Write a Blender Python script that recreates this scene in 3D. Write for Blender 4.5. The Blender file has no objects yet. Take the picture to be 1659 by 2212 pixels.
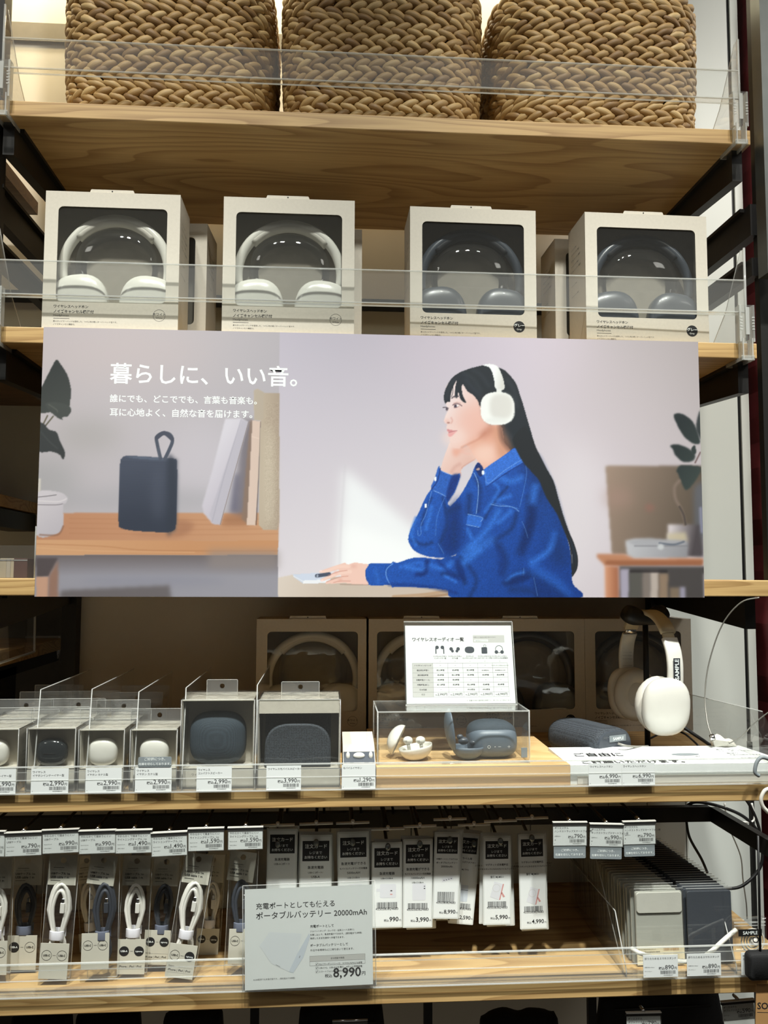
import bpy, math, random
import numpy as np
from mathutils import Vector, Matrix
random.seed(7)
S = bpy.context.scene
COL = S.collection
PI = math.pi
# ------------------------------------------------------------------ camera
F = 1800.; CX, CY = 829.5, 1106.
def _n(v): v = np.array(v, float); return v/np.linalg.norm(v)
_h = _n((26500, -(1325-CY), -F)); _d = _n((706-CX, -(1240-CY), -F)); _d = _n(_d-_h*_d.dot(_h)); _z = np.cross(_h, _d)
RW = np.array([_h, _d, _z]); CAM = np.array((0, -1.33, 1.45))
cd = bpy.data.cameras.new('camera'); cam = bpy.data.objects.new('camera', cd); COL.objects.link(cam)
cd.sensor_fit = 'HORIZONTAL'; cd.sensor_width = 36; cd.lens = F/1659*36; cd.clip_start = .05
cam.matrix_world = Matrix.Translation(CAM) @ Matrix([list(r) for r in RW]).to_4x4()
S.camera = cam
# ------------------------------------------------------------------ world, lights, exposure
S.view_settings.view_transform = 'Standard'; S.view_settings.look = 'None'
S.view_settings.gamma = 1; S.view_settings.use_curve_mapping = False
S.view_settings.exposure = 0.0
w = bpy.data.worlds.new('world'); S.world = w; w.use_nodes = True
w.node_tree.nodes['Background'].inputs[0].default_value = (1, .93, .83, 1)
w.node_tree.nodes['Background'].inputs[1].default_value = .042
def lamp(name, kind, loc, target, energy, color=(1, 1, 1), size=.1, size_y=None, spread=None, cone=None):
    l = bpy.data.lights.new(name, kind); l.energy = energy; l.color = color
    o = bpy.data.objects.new(name, l); COL.objects.link(o); o.location = loc
    o.rotation_euler = (Vector(target)-Vector(loc)).to_track_quat('-Z', 'Y').to_euler()
    if kind == 'AREA':
        l.size = size
        if size_y: l.shape = 'RECTANGLE'; l.size_y = size_y
        else: l.shape = 'DISK'
        if spread: l.spread = spread
    else:
        l.shadow_soft_size = size
        if cone: l.spot_size = cone; l.spot_blend = 1.0
    return o
for i, (lx, e) in enumerate(((-.75, 330), (.12, 360), (.95, 310))):
    lamp('ceiling_spot_light', 'SPOT', (lx, -1.52, 4.1), (lx*.8+.03, 0, .60), e*1.32, (.98, 1, .945), .07, cone=math.radians(40.5))
for tx_ in (-.45, .55): lamp('upper_shelf_fill_spot', 'SPOT', (tx_, -1.5, 4.1), (tx_*1.1, 0, 2.5), 200, (1, .96, .86), .07, cone=math.radians(30))  # added fill spots that brighten the baskets and top board
for ax_ in (-2.6, 2.6): lamp('aisle_fill_light', 'AREA', (ax_, -2.2, 3.9), (0, 0, 1.5), 10, (1, .97, .9), .8, .4)  # added soft fill from both sides, kept out of the guard reflections
lamp('shelf_back_strip_light', 'AREA', (-.42, .25, 2.9), (-.45, .44, 2.3), 4, (1, .80, .45), .8, .06)
lamp('wall_gap_light', 'AREA', (-.22, .345, 2.85), (-.22, .43, 2.2), 5.5, (1, .90, .66), 1.6, .04)
lamp('side_passage_fill', 'AREA', (1.5, -.1, 2.8), (1.0, .5, 1.4), 11, (1, .96, .9), .4, .4)  # added fill lamp, lifts the panels beyond the right end

# ------------------------------------------------------------------ helpers
def P(px, py, Y):
    r = RW @ np.array((px-CX, -(py-CY), -F)); q = CAM + r*((Y-CAM[1])/r[1]); return Vector(q.tolist())
def PZ(px, py, Z):
    r = RW @ np.array((px-CX, -(py-CY), -F)); q = CAM + r*((Z-CAM[2])/r[2]); return Vector(q.tolist())
def lin(c):
    c = c/255.; return c/12.92 if c <= .04045 else ((c+.055)/1.055)**2.4
def C(r, g, b): return (lin(r), lin(g), lin(b), 1)
MATS = {}
def nodes(name):
    m = bpy.data.materials.new(name); m.use_nodes = True; nt = m.node_tree
    for n in list(nt.nodes): nt.nodes.remove(n)
    out = nt.nodes.new('ShaderNodeOutputMaterial'); return m, nt, out
def plain(name, c, rough=.6, metal=0, var=.06, nscale=40, bump=0, coat=0, bscale=None):
    m, nt, out = nodes(name); N = nt.nodes.new; L = nt.links.new
    b = N('ShaderNodeBsdfPrincipled'); L(b.outputs[0], out.inputs[0])
    b.inputs['Roughness'].default_value = rough; b.inputs['Metallic'].default_value = metal
    b.inputs['Coat Weight'].default_value = coat
    tc = N('ShaderNodeTexCoord'); no = N('ShaderNodeTexNoise'); no.inputs['Scale'].default_value = nscale; no.inputs['Detail'].default_value = 4
    L(tc.outputs['Object'], no.inputs['Vector'])
    mr = N('ShaderNodeMapRange'); mr.inputs[1].default_value = .3; mr.inputs[2].default_value = .7; mr.inputs[3].default_value = 1-var; mr.inputs[4].default_value = 1+var
    L(no.outputs[0], mr.inputs[0])
    mx = N('ShaderNodeVectorMath'); mx.operation = 'SCALE'; mx.inputs[0].default_value = c[:3]; L(mr.outputs[0], mx.inputs['Scale']); L(mx.outputs[0], b.inputs['Base Color'])
    if bump:
        n2 = N('ShaderNodeTexNoise'); n2.inputs['Scale'].default_value = bscale or nscale*4; n2.inputs['Detail'].default_value = 3; L(tc.outputs['Object'], n2.inputs['Vector'])
        bp = N('ShaderNodeBump'); bp.inputs['Strength'].default_value = bump; bp.inputs['Distance'].default_value = .001; L(n2.outputs[0], bp.inputs['Height']); L(bp.outputs[0], b.inputs['Normal'])
    MATS[name] = m; return m
def clear(name, tint=(.975, .98, .975), haze=.015, hazec=(.8, .8, .78, 1), rough=.03, refl=1.0, bump=0):
    m, nt, out = nodes(name); N = nt.nodes.new; L = nt.links.new
    t = N('ShaderNodeBsdfTransparent'); t.inputs[0].default_value = (*tint, 1)
    g = N('ShaderNodeBsdfGlossy'); g.inputs['Roughness'].default_value = rough; g.inputs[0].default_value = (refl, refl, refl, 1)
    d = N('ShaderNodeBsdfDiffuse'); d.inputs[0].default_value = hazec
    lw = N('ShaderNodeLayerWeight'); lw.inputs[0].default_value = .5
    pw = N('ShaderNodeMath'); pw.operation = 'POWER'; pw.inputs[1].default_value = 4.5; L(lw.outputs['Facing'], pw.inputs[0])
    fr = N('ShaderNodeMath'); fr.operation = 'MULTIPLY_ADD'; fr.inputs[1].default_value = .8; fr.inputs[2].default_value = .035; L(pw.outputs[0], fr.inputs[0])
    a = N('ShaderNodeMixShader'); a.inputs[0].default_value = haze; L(t.outputs[0], a.inputs[1]); L(d.outputs[0], a.inputs[2])
    c = N('ShaderNodeMixShader'); L(fr.outputs[0], c.inputs[0]); L(a.outputs[0], c.inputs[1]); L(g.outputs[0], c.inputs[2]); L(c.outputs[0], out.inputs[0])
    if bump:
        tc = N('ShaderNodeTexCoord'); n2 = N('ShaderNodeTexNoise'); n2.inputs['Scale'].default_value = 28; n2.inputs['Detail'].default_value = 2; L(tc.outputs['Object'], n2.inputs['Vector'])
        bp = N('ShaderNodeBump'); bp.inputs['Strength'].default_value = bump; bp.inputs['Distance'].default_value = .006; L(n2.outputs[0], bp.inputs['Height']); L(bp.outputs[0], g.inputs['Normal']); L(bp.outputs[0], lw.inputs['Normal'])
    MATS[name] = m; return m
def oak(name, ca, cb, rings=13, rough=.5):
    m, nt, out = nodes(name); N = nt.nodes.new; L = nt.links.new
    b = N('ShaderNodeBsdfPrincipled'); L(b.outputs[0], out.inputs[0]); b.inputs['Roughness'].default_value = rough
    tc = N('ShaderNodeTexCoord')
    mp = N('ShaderNodeMapping'); mp.inputs['Scale'].default_value = (1.5, 9, 22); L(tc.outputs['Object'], mp.inputs[0])
    no = N('ShaderNodeTexNoise'); no.inputs['Scale'].default_value = 1; no.inputs['Detail'].default_value = 1.5; no.inputs['Roughness'].default_value = .35; L(mp.outputs[0], no.inputs['Vector'])
    mu = N('ShaderNodeMath'); mu.operation = 'MULTIPLY'; mu.inputs[1].default_value = rings; L(no.outputs[0], mu.inputs[0])
    fr = N('ShaderNodeMath'); fr.operation = 'FRACT'; L(mu.outputs[0], fr.inputs[0])
    rp = N('ShaderNodeValToRGB'); e = rp.color_ramp.elements; e[0].position = 0; e[0].color = (.15, .15, .15, 1); e[1].position = .95; e[1].color = (.95, .95, .95, 1)
    k = e.new(.35); k.color = (.1, .1, .1, 1); k = e.new(.99); k.color = (.2, .2, .2, 1); L(fr.outputs[0], rp.inputs[0])
    m2 = N('ShaderNodeMapping'); m2.inputs['Scale'].default_value = (9, 260, 320); L(tc.outputs['Object'], m2.inputs[0])
    n2 = N('ShaderNodeTexNoise'); n2.inputs['Scale'].default_value = 1; n2.inputs['Detail'].default_value = 3; L(m2.outputs[0], n2.inputs['Vector'])
    ad = N('ShaderNodeMath'); ad.operation = 'MULTIPLY_ADD'; ad.inputs[1].default_value = .55; L(rp.outputs[0], ad.inputs[0])
    s2 = N('ShaderNodeMath'); s2.operation = 'MULTIPLY'; s2.inputs[1].default_value = .6; L(n2.outputs[0], s2.inputs[0]); L(s2.outputs[0], ad.inputs[2])
    mx = N('ShaderNodeMix'); mx.data_type = 'RGBA'; L(ad.outputs[0], mx.inputs[0]); mx.inputs[6].default_value = ca; mx.inputs[7].default_value = cb
    L(mx.outputs[2], b.inputs['Base Color']); MATS[name] = m; return m
def fabric(name, c, c2, scale=900):
    m, nt, out = nodes(name); N = nt.nodes.new; L = nt.links.new
    b = N('ShaderNodeBsdfPrincipled'); L(b.outputs[0], out.inputs[0]); b.inputs['Roughness'].default_value = .8
    tc = N('ShaderNodeTexCoord'); v = N('ShaderNodeTexVoronoi'); v.inputs['Scale'].default_value = scale; v.inputs['Randomness'].default_value = .25; L(tc.outputs['Object'], v.inputs['Vector'])
    mr = N('ShaderNodeMapRange'); mr.inputs[1].default_value = .25; mr.inputs[2].default_value = .6; L(v.outputs[0], mr.inputs[0])
    mx = N('ShaderNodeMix'); mx.data_type = 'RGBA'; L(mr.outputs[0], mx.inputs[0]); mx.inputs[6].default_value = c; mx.inputs[7].default_value = c2
    L(mx.outputs[2], b.inputs['Base Color'])
    bp = N('ShaderNodeBump'); bp.inputs['Strength'].default_value = .4; bp.inputs['Distance'].default_value = .0006; L(v.outputs[0], bp.inputs['Height']); L(bp.outputs[0], b.inputs['Normal'])
    MATS[name] = m; return m
def strawm(name):
    m, nt, out = nodes(name); N = nt.nodes.new; L = nt.links.new
    b = N('ShaderNodeBsdfPrincipled'); L(b.outputs[0], out.inputs[0]); b.inputs['Roughness'].default_value = .55
    ge = N('ShaderNodeNewGeometry'); rp = N('ShaderNodeValToRGB'); e = rp.color_ramp.elements
    e[0].color = C(136, 104, 62); e[1].color = C(206, 178, 126); k = e.new(.25); k.color = C(166, 134, 84); k = e.new(.75); k.color = C(182, 150, 98)
    L(ge.outputs['Random Per Island'], rp.inputs[0])
    uv = N('ShaderNodeUVMap'); mp = N('ShaderNodeMapping'); mp.inputs['Scale'].default_value = (34, 1.2, 1); L(uv.outputs[0], mp.inputs[0])
    no = N('ShaderNodeTexNoise'); no.inputs['Scale'].default_value = 1; no.inputs['Detail'].default_value = 3; L(mp.outputs[0], no.inputs['Vector'])
    mr = N('ShaderNodeMapRange'); mr.inputs[1].default_value = .3; mr.inputs[2].default_value = .7; mr.inputs[3].default_value = .78; mr.inputs[4].default_value = 1.12; L(no.outputs[0], mr.inputs[0])
    sc = N('ShaderNodeVectorMath'); sc.operation = 'SCALE'; L(rp.outputs[0], sc.inputs[0]); L(mr.outputs[0], sc.inputs['Scale']); L(sc.outputs[0], b.inputs['Base Color'])
    bp = N('ShaderNodeBump'); bp.inputs['Strength'].default_value = .5; bp.inputs['Distance'].default_value = .001; L(no.outputs[0], bp.inputs['Height']); L(bp.outputs[0], b.inputs['Normal'])
    MATS[name] = m; return m
oak('oak', C(216, 182, 124), C(150, 114, 68))
oak('oak_pale', C(226, 194, 142), C(198, 158, 104), 9)
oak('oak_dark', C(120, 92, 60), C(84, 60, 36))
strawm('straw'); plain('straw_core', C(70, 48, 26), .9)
plain('wall_cream', C(222, 214, 196), .7, var=.03, nscale=6, bump=.2)
plain('wall_white', C(214, 218, 212), .5, var=.02, nscale=3)
plain('floor_grey', C(64, 58, 50), .5); plain('ceiling_white', C(215, 212, 205), .8)
plain('trim_grey', C(120, 112, 96), .5); plain('black_metal', C(34, 33, 32), .45, .3, bump=.1); plain('black', C(16, 16, 17), .5)
plain('grey_metal', C(110, 114, 112), .35, .7); plain('chrome', C(220, 220, 220), .18, 1)
plain('carton', C(206, 200, 186), .75, var=.03, nscale=220, bump=.15); plain('carton_in', C(150, 143, 130), .8, nscale=60)
plain('paper', C(226, 230, 228), .6, var=.01); plain('ink', C(28, 28, 30), .6, var=0); plain('ink_grey', C(120, 120, 120), .6, var=0)
plain('ink_white', C(236, 242, 240), .6, var=0); plain('label_grey', C(134, 142, 145), .55, var=.02); plain('table_grey', C(196, 196, 192), .6, var=0)
plain('white_plastic', C(226, 224, 215), .22, var=.01, coat=.3); plain('white_soft', C(218, 214, 203), .5, var=.02)
plain('cream_strap', C(206, 190, 156), .6, var=.03); plain('grey_plastic', C(64, 70, 78), .32, var=.04, coat=.2); plain('grey_pad', C(40, 43, 48), .6)
plain('blue_grey', C(96, 108, 120), .4, var=.05); plain('glossy_dark', C(38, 42, 44), .12, var=.03, coat=.5)
fabric('speaker_cloth', C(30, 33, 37), C(66, 72, 79), 420); fabric('speaker_cloth_teal', C(38, 48, 56), C(56, 68, 78), 900); fabric('pouch_cloth', C(22, 22, 24), C(12, 12, 13), 500)
plain('cable_white', C(226, 224, 216), .45, var=.02); plain('cable_dark', C(52, 56, 64), .6, var=.05); plain('tie_white', C(222, 222, 228), .8); plain('tie_grey', C(98, 104, 120), .8)
plain('beige_card', C(190, 188, 174), .7, var=.04); plain('stand_grey', C(176, 176, 166), .6, var=.03, bump=.15); plain('stand_navy', C(42, 50, 62), .6, var=.05, bump=.3)
plain('sticker_beige', C(222, 212, 178), .6, var=.02); plain('kraft', C(176, 134, 84), .8, var=.06); plain('maroon', C(112, 38, 44), .55, var=.15, nscale=30)
plain('pink', C(206, 150, 146), .6, var=.02); plain('pale_blue', C(204, 212, 220), .5, var=.02); plain('plate', C(216, 218, 222), .5, var=.01); plain('off_white', C(220, 225, 227), .5, var=.01)
plain('book_a', C(150, 140, 120), .7); plain('book_b', C(60, 30, 22), .7); plain('wire_grey', C(150, 148, 140), .4, .3)
plain('card_off', C(206, 210, 206), .55, var=.02)
clear('acrylic', haze=.02); clear('acrylic_edge', (.93, .94, .92), haze=.36, hazec=(.85, .86, .84, 1)); clear('film', haze=.012, bump=.5, rough=.06); clear('blister', haze=.012, bump=.06)
clear('smoke', (.85, .85, .83), haze=.05); clear('clear_card', haze=.06, rough=.08)

TC = {}
def tgeo(s, bold):
    k = (s, bold)
    if k not in TC:
        c = bpy.data.curves.new('t', 'FONT'); c.body = s; c.offset = bold; c.resolution_u = 2
        o = bpy.data.objects.new('t', c); m = o.to_mesh()
        v = np.zeros(len(m.vertices)*3); m.vertices.foreach_get('co', v); v = v.reshape(-1, 3)
        f = [tuple(p.vertices) for p in m.polygons]
        bpy.data.objects.remove(o); bpy.data.curves.remove(c)
        TC[k] = (v, f, v[:, 0].min() if len(v) else 0, v[:, 0].max() if len(v) else 1)
    return TC[k]
class MB:
    def __init__(s): s.v = []; s.f = []; s.m = []; s.s = []; s.uv = None
    def add(s, vs, fs, m=0, sm=False):
        b = len(s.v); s.v += [tuple(x) for x in vs]
        for f in fs: s.f.append(tuple(i+b for i in f)); s.m.append(m); s.s.append(sm)
        return s
    def box(s, x0, x1, y0, y1, z0, z1, m=0):
        v = [(x0, y0, z0), (x1, y0, z0), (x1, y1, z0), (x0, y1, z0), (x0, y0, z1), (x1, y0, z1), (x1, y1, z1), (x0, y1, z1)]
        return s.add(v, [(0, 3, 2, 1), (4, 5, 6, 7), (0, 1, 5, 4), (1, 2, 6, 5), (2, 3, 7, 6), (3, 0, 4, 7)], m)
    def bbox(s, x0, x1, y0, y1, z0, z1, r=.002, m=0, n=3, sm=False):
        # box with rounded edges in the XZ outline
        return s.prism(rrect(x0, x1, z0, z1, r, n), y0, y1, m, bev=min(r*.5, abs(y1-y0)*.3), sm=sm)
    def prism(s, pts, y0, y1, m=0, bev=0, sm=False, ax='y'):
        # outline pts in (x,z), extruded along y (front y0)
        n = len(pts); cx = sum(p[0] for p in pts)/n; cz = sum(p[1] for p in pts)/n
        def ring(y, k):
            if k == 0: return [(p[0], y, p[1]) for p in pts]
            o = []
            for p in pts:
                dx, dz = p[0]-cx, p[1]-cz; d = math.hypot(dx, dz) or 1
                o.append((p[0]-dx/d*k, y, p[1]-dz/d*k))
            return o
        rs = [ring(y0, bev), ring(y0+bev, 0), ring(y1-bev, 0), ring(y1, bev)] if bev else [ring(y0, 0), ring(y1, 0)]
        v = [q for r in rs for q in r]; f = [tuple(range(n))]; k = len(rs)
        for a in range(k-1):
            for i in range(n):
                j = (i+1) % n; f.append((a*n+i, (a+1)*n+i, (a+1)*n+j, a*n+j))
        f.append(tuple(range((k-1)*n, k*n))[::-1])
        return s.add(v, f, m, sm)
    def flat(s, pts, y, m=0):
        if -.0012 < y < 0: y *= .2
        return s.add([(p[0], y, p[1]) for p in pts], [tuple(range(len(pts)))], m)
    def quad(s, a, b, c, d, m=0): return s.add([a, b, c, d], [(0, 1, 2, 3)], m)
    def tube(s, pts, r, n=8, m=0, closed=False, rad=None):
        pts = [Vector(p) for p in pts]; k = len(pts); v = []; up = None
        for i, p in enumerate(pts):
            a = pts[(i-1) % k] if (closed or i > 0) else p; b = pts[(i+1) % k] if (closed or i < k-1) else p
            t = (b-a).normalized()
            if up is None: up = t.orthogonal().normalized()
            up = (up-t*up.dot(t))
            up = up.normalized() if up.length > 1e-6 else t.orthogonal().normalized()
            q = t.cross(up); rr = rad[i] if rad else r
            for j in range(n):
                an = 2*PI*j/n; v.append(p+up*(math.cos(an)*rr)+q*(math.sin(an)*rr))
        f = []
        for i in range(k if closed else k-1):
            i2 = (i+1) % k
            for j in range(n): j2 = (j+1) % n; f.append((i*n+j, i*n+j2, i2*n+j2, i2*n+j))
        if not closed: f.append(tuple(range(n))[::-1]); f.append(tuple(range((k-1)*n, k*n)))
        return s.add(v, f, m, True)
    def ell(s, c, rx, ry, rz, m=0, n=24, k=16, e1=2, e2=2, M=None, half=None):
        # superellipsoid; e2 = squareness of the XZ outline, e1 = of the profile along y
        def sp(x, e): return math.copysign(abs(x)**(2/e), x)
        v = []; f = []
        for i in range(k+1):
            ph = -PI/2+PI*i/k
            for j in range(n):
                th = 2*PI*j/n
                q = Vector((rx*sp(math.cos(ph), e1)*sp(math.cos(th), e2), ry*sp(math.sin(ph), e1), rz*sp(math.cos(ph), e1)*sp(math.sin(th), e2)))
                if half == 'top' and q.z < 0: q.z = 0
                if half == 'bottom' and q.z > 0: q.z = 0
                if M: q = M @ q
                v.append(q+Vector(c))
        for i in range(k):
            for j in range(n): j2 = (j+1) % n; f.append((i*n+j, i*n+j2, (i+1)*n+j2, (i+1)*n+j))
        return s.add(v, f, m, True)
    def strap(s, path, wv, w_, t, m=0):
        # flat band swept along path, width along vector wv
        path = [Vector(p) for p in path]; wv = Vector(wv).normalized(); v = []; k = len(path); ws = w_ if isinstance(w_, (list, tuple)) else [w_]*k
        prof = [(-.5, -.3), (-.42, -.5), (.42, -.5), (.5, -.3), (.5, .3), (.42, .5), (-.42, .5), (-.5, .3)]
        for i, p in enumerate(path):
            tg = (path[min(i+1, k-1)]-path[max(i-1, 0)]).normalized(); nn = tg.cross(wv).normalized()
            for a, b in prof: v.append(p+wv*(a*ws[i])+nn*(b*t))
        n = 8; f = [tuple(range(n))[::-1], tuple(range((k-1)*n, k*n))]
        for i in range(k-1):
            for j in range(n): j2 = (j+1) % n; f.append((i*n+j, i*n+j2, (i+1)*n+j2, (i+1)*n+j))
        return s.add(v, f, m, True)
    def text(s, t, x, z, y=-.0004, size=None, width=None, m=1, bold=0., al='L', T=None, rot=0):
        v, f, a, b = tgeo(t, bold)
        if -.0012 < y < 0: y *= .2
        k = (width/(b-a)) if width else size
        wd = (b-a)*k; ox = {'L': 0, 'C': -wd/2, 'R': -wd}[al]
        cr, sr = math.cos(rot), math.sin(rot); o = []
        for q in v:
            lx = (q[0]-a)*k+ox; lz = q[1]*k
            X, Z = x+lx*cr-lz*sr, z+lx*sr+lz*cr
            o.append(T(X, Z) if T else (X, y, Z))
        return s.add(o, f, m)
    def bars(s, x, z, wd, h, y=-.0004, m=1, seed=1, n=30):
        r = random.Random(seed); u = wd/(n*1.5); p = x
        while p < x+wd:
            b = u*r.choice((.5, .8, 1.2)); s.flat([(p, z), (min(p+b, x+wd), z), (min(p+b, x+wd), z+h), (p, z+h)], y, m); p += b+u*r.choice((.5, .7, 1.1))
        return s
    def rect(s, x0, x1, z0, z1, y=-.0003, m=1): return s.flat([(x0, z0), (x1, z0), (x1, z1), (x0, z1)], y, m)
    def disc(s, cx, cz, r, y=-.0003, m=1, n=24): return s.flat([(cx+r*math.cos(2*PI*i/n), cz+r*math.sin(2*PI*i/n)) for i in range(n)], y, m)
    def ringd(s, cx, cz, r, t, y=-.0003, m=1, n=28):
        if -.0012 < y < 0: y *= .2
        v = []; f = []
        for i in range(n):
            a = 2*PI*i/n; v += [(cx+r*math.cos(a), y, cz+r*math.sin(a)), (cx+(r-t)*math.cos(a), y, cz+(r-t)*math.sin(a))]
            j = (i+1) % n; f.append((2*i, 2*i+1, 2*j+1, 2*j))
        return s.add(v, f, m)
    def build(s, name, mats, parent=None, loc=None, rot=None):
        me = bpy.data.meshes.new(name); me.from_pydata(s.v, [], s.f)
        for m in mats: me.materials.append(MATS[m])
        me.polygons.foreach_set('material_index', s.m); me.polygons.foreach_set('use_smooth', s.s)
        me.update(); o = bpy.data.objects.new(name, me); COL.objects.link(o)
        if parent: o.parent = parent
        if loc is not None: o.location = loc
        if rot is not None: o.rotation_euler = rot
        return o
def rrect(x0, x1, z0, z1, r, n=4):
    o = []
    for cx, cz, a in ((x1-r, z0+r, -90), (x1-r, z1-r, 0), (x0+r, z1-r, 90), (x0+r, z0+r, 180)):
        for i in range(n+1): t = math.radians(a+90*i/n); o.append((cx+r*math.cos(t), cz+r*math.sin(t)))
    return o
def smooth(pts, k=6, closed=True):
    o = []; n = len(pts); pts = [Vector(p) for p in pts]
    for i in range(n if closed else n-1):
        g = lambda j: pts[j % n] if closed else pts[max(0, min(n-1, j))]
        a, b, c, d = g(i-1), g(i), g(i+1), g(i+2)
        for q in range(k):
            t = q/k; o.append(.5*((2*b)+(c-a)*t+(2*a-5*b+4*c-d)*t*t+(-a+3*b-3*c+d)*t**3))
    if not closed: o.append(pts[-1])
    return o
def tag(o, label=None, cat=None, group=None, kind=None):
    if label: o['label'] = label
    if cat: o['category'] = cat
    if group: o['group'] = group
    if kind: o['kind'] = kind
    return o
def thing(name, loc, label, cat, group=None, rot=None):
    o = bpy.data.objects.new(name, None); COL.objects.link(o); o.location = loc; o.empty_display_size = .02
    if rot is not None: o.rotation_euler = rot
    return tag(o, label, cat, group)
def dup(root, loc, label, rot=None, group=None):
    r = root.copy(); COL.objects.link(r); r.location = loc; r['label'] = label
    if rot is not None: r.rotation_euler = rot
    if group: r['group'] = group
    for ch in list(root.children):
        c = ch.copy(); COL.objects.link(c); c.parent = r
        for g in ch.children: d = g.copy(); COL.objects.link(d); d.parent = c
    return r
def ringhole(mb, x0, x1, z0, z1, hx0, hx1, hz0, hz1, r, y0, y1, m=0):
    # plate in XZ with a rounded hole, thickness y0..y1
    cx, cz = (hx0+hx1)/2, (hz0+hz1)/2
    inn = []
    for p in rrect(hx0, hx1, hz0, hz1, r, 5): inn.append(p)
    out = []; cor = [(x1, z0), (x1, z1), (x0, z1), (x0, z0)]
    for q, (ax, az) in enumerate(cor):
        for i in range(6):
            out.append((ax, az))
    # spread: 6 points per corner collapse to the corner
    n = len(inn); v = []
    for y in (y0, y1):
        v += [(p[0], y, p[1]) for p in inn]+[(p[0], y, p[1]) for p in out]
    f = []
    for i in range(n):
        j = (i+1) % n
        if out[i] == out[j]:
            f.append((i, n+i, j)); f.append((2*n+i, 2*n+j, 3*n+i))
        else:
            f.append((i, n+i, n+j, j)); f.append((2*n+i, 2*n+j, 3*n+j, 3*n+i))
            f.append((n+i, 3*n+i, 3*n+j, n+j))
        f.append((i, j, 2*n+j, 2*n+i))
    mb.add(v, f, m)

# ------------------------------------------------------------------ setting
XL, XR = -.545, .722       # ends of the shelf bay
ZA, ZB, ZC, ZD, ZE = 2.211, 1.839, 1.442, 1.146, .876   # tops of the five boards
TH = .026; YW = .445
def struct(name, mb, mats, **k): return tag(mb.build(name, mats, **k), kind='structure')
struct('floor', MB().box(-3, 3, -3.6, 2.2, -.05, 0), ['floor_grey'])
struct('ceiling', MB().box(-3, 3, -3.6, 2.2, 4.2, 4.25), ['ceiling_white'])
struct('wall_back', MB().box(XL-.5, XR, YW, YW+.02, 2.045, 3.0), ['wall_cream']); struct('wall_middle', MB().box(XL-.5, XR, YW, YW+.02, ZC-TH, 2.025), ['wall_white'])
struct('wall_bottom', MB().box(XL+.02, XR, YW, YW+.02, .02, ZC-TH), ['wall_cream'])
zb = P(60, 53, YW).z; zc = P(60, 92, YW).z
struct('trim_1', MB().box(XL-.5, XR, YW-.008, YW, zc, zb), ['trim_grey'])
struct('trim_2', MB().box(XL-.5, XR, YW-.004, YW+.012, 2.021, 2.047), ['black'])
# white partition seen through the open right side: two panels with a dark joint
xa = P(1604, 1250, .53).x; xb = P(1612, 1250, .53).x; xc = P(1629, 1250, .53).x
struct('wall_right', MB().box(XR+.005, xa, .53, .55, 0, 3).box(xb, xc, .53, .55, 0, 3), ['wall_white'])
struct('wall_far', MB().box(-3, 3, 2.1, 2.15, 0, 3), ['trim_grey'])
struct('trim_3', MB().box(xa, xb, .535, .55, 0, 3), ['black'])
mb = MB(); v = []
pts = [(P(1631, 1250, .56).x+.012*math.sin(i*1.1)*(.3)+.004*(i % 2), .02+i*.06) for i in range(49)]
mb.prism([(p[0], p[1]) for p in pts]+[(pts[-1][0]+.12, 2.9), (pts[0][0]+.12, .02)], .50, .60, 0)
tag(mb.build('curtain', ['maroon']), 'tall dark red padded panel standing beyond the right end of the shelves', 'panel')

# ---- boards, posts, side rails
def board(name, x0, x1, y0, y1, zt, label, m='oak'):
    o = MB().box(x0, x1, y0, y1, -TH, 0).build(name, [m], loc=(0, 0, zt))
    md = o.modifiers.new('bevel', 'BEVEL'); md.width = .0015; md.segments = 2
    return tag(o, label, 'shelf')
board('shelf_board', XL, XR-.004, 0, .400, ZA, 'oak shelf board at the top, carrying the three woven baskets')
board('shelf_board', XL, XR-.004, 0, YW-.004, ZB, 'oak shelf board carrying the standing row of boxed headphones above the poster')
board('shelf_board', XL-.03, XR+.01, -.02, YW-.004, ZC, 'oak shelf board hidden behind the poster, its ends showing at both sides')
board('shelf_board', -.75, .70, -.12, YW-.005, ZD, 'oak shelf board carrying speakers, earbuds and the headphone display')
board('shelf_board', -.75, .70, -.12, YW-.005, ZE, 'lowest oak shelf board, below the hanging cables and order cards')
def post(x0, x1, y0, y1, label, m='black_metal', z0=0, z1=3.0):
    mb = MB().box(x0, x1, y0, y1, z0, z1)
    return tag(mb.build('upright_post', [m, 'black']), label, 'post')
post(P(1629, 250, .02).x, P(1659, 250, .02).x+.02, .02, .035, 'black steel upright at the front right end of the shelves', z0=ZC)
post(P(1648, 250, -.03).x, P(1648, 250, -.03).x+.04, -.03, .0, 'brushed grey metal upright at the right edge of the picture', 'grey_metal', z0=1.95)
post(P(5, 150, .02).x-.05, P(5, 150, .02).x, .02, .05, 'black steel upright at the front left end of the shelves', z0=ZC)
post(P(1404, 1350, YW-.03).x, P(1436, 1350, YW-.03).x, YW-.04, YW-.006, 'black steel upright behind the white display headphones')
post(P(136, 1350, YW-.03).x, P(167, 1350, YW-.03).x, YW-.04, YW-.006, 'black steel upright at the left end of the back wall')
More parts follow.
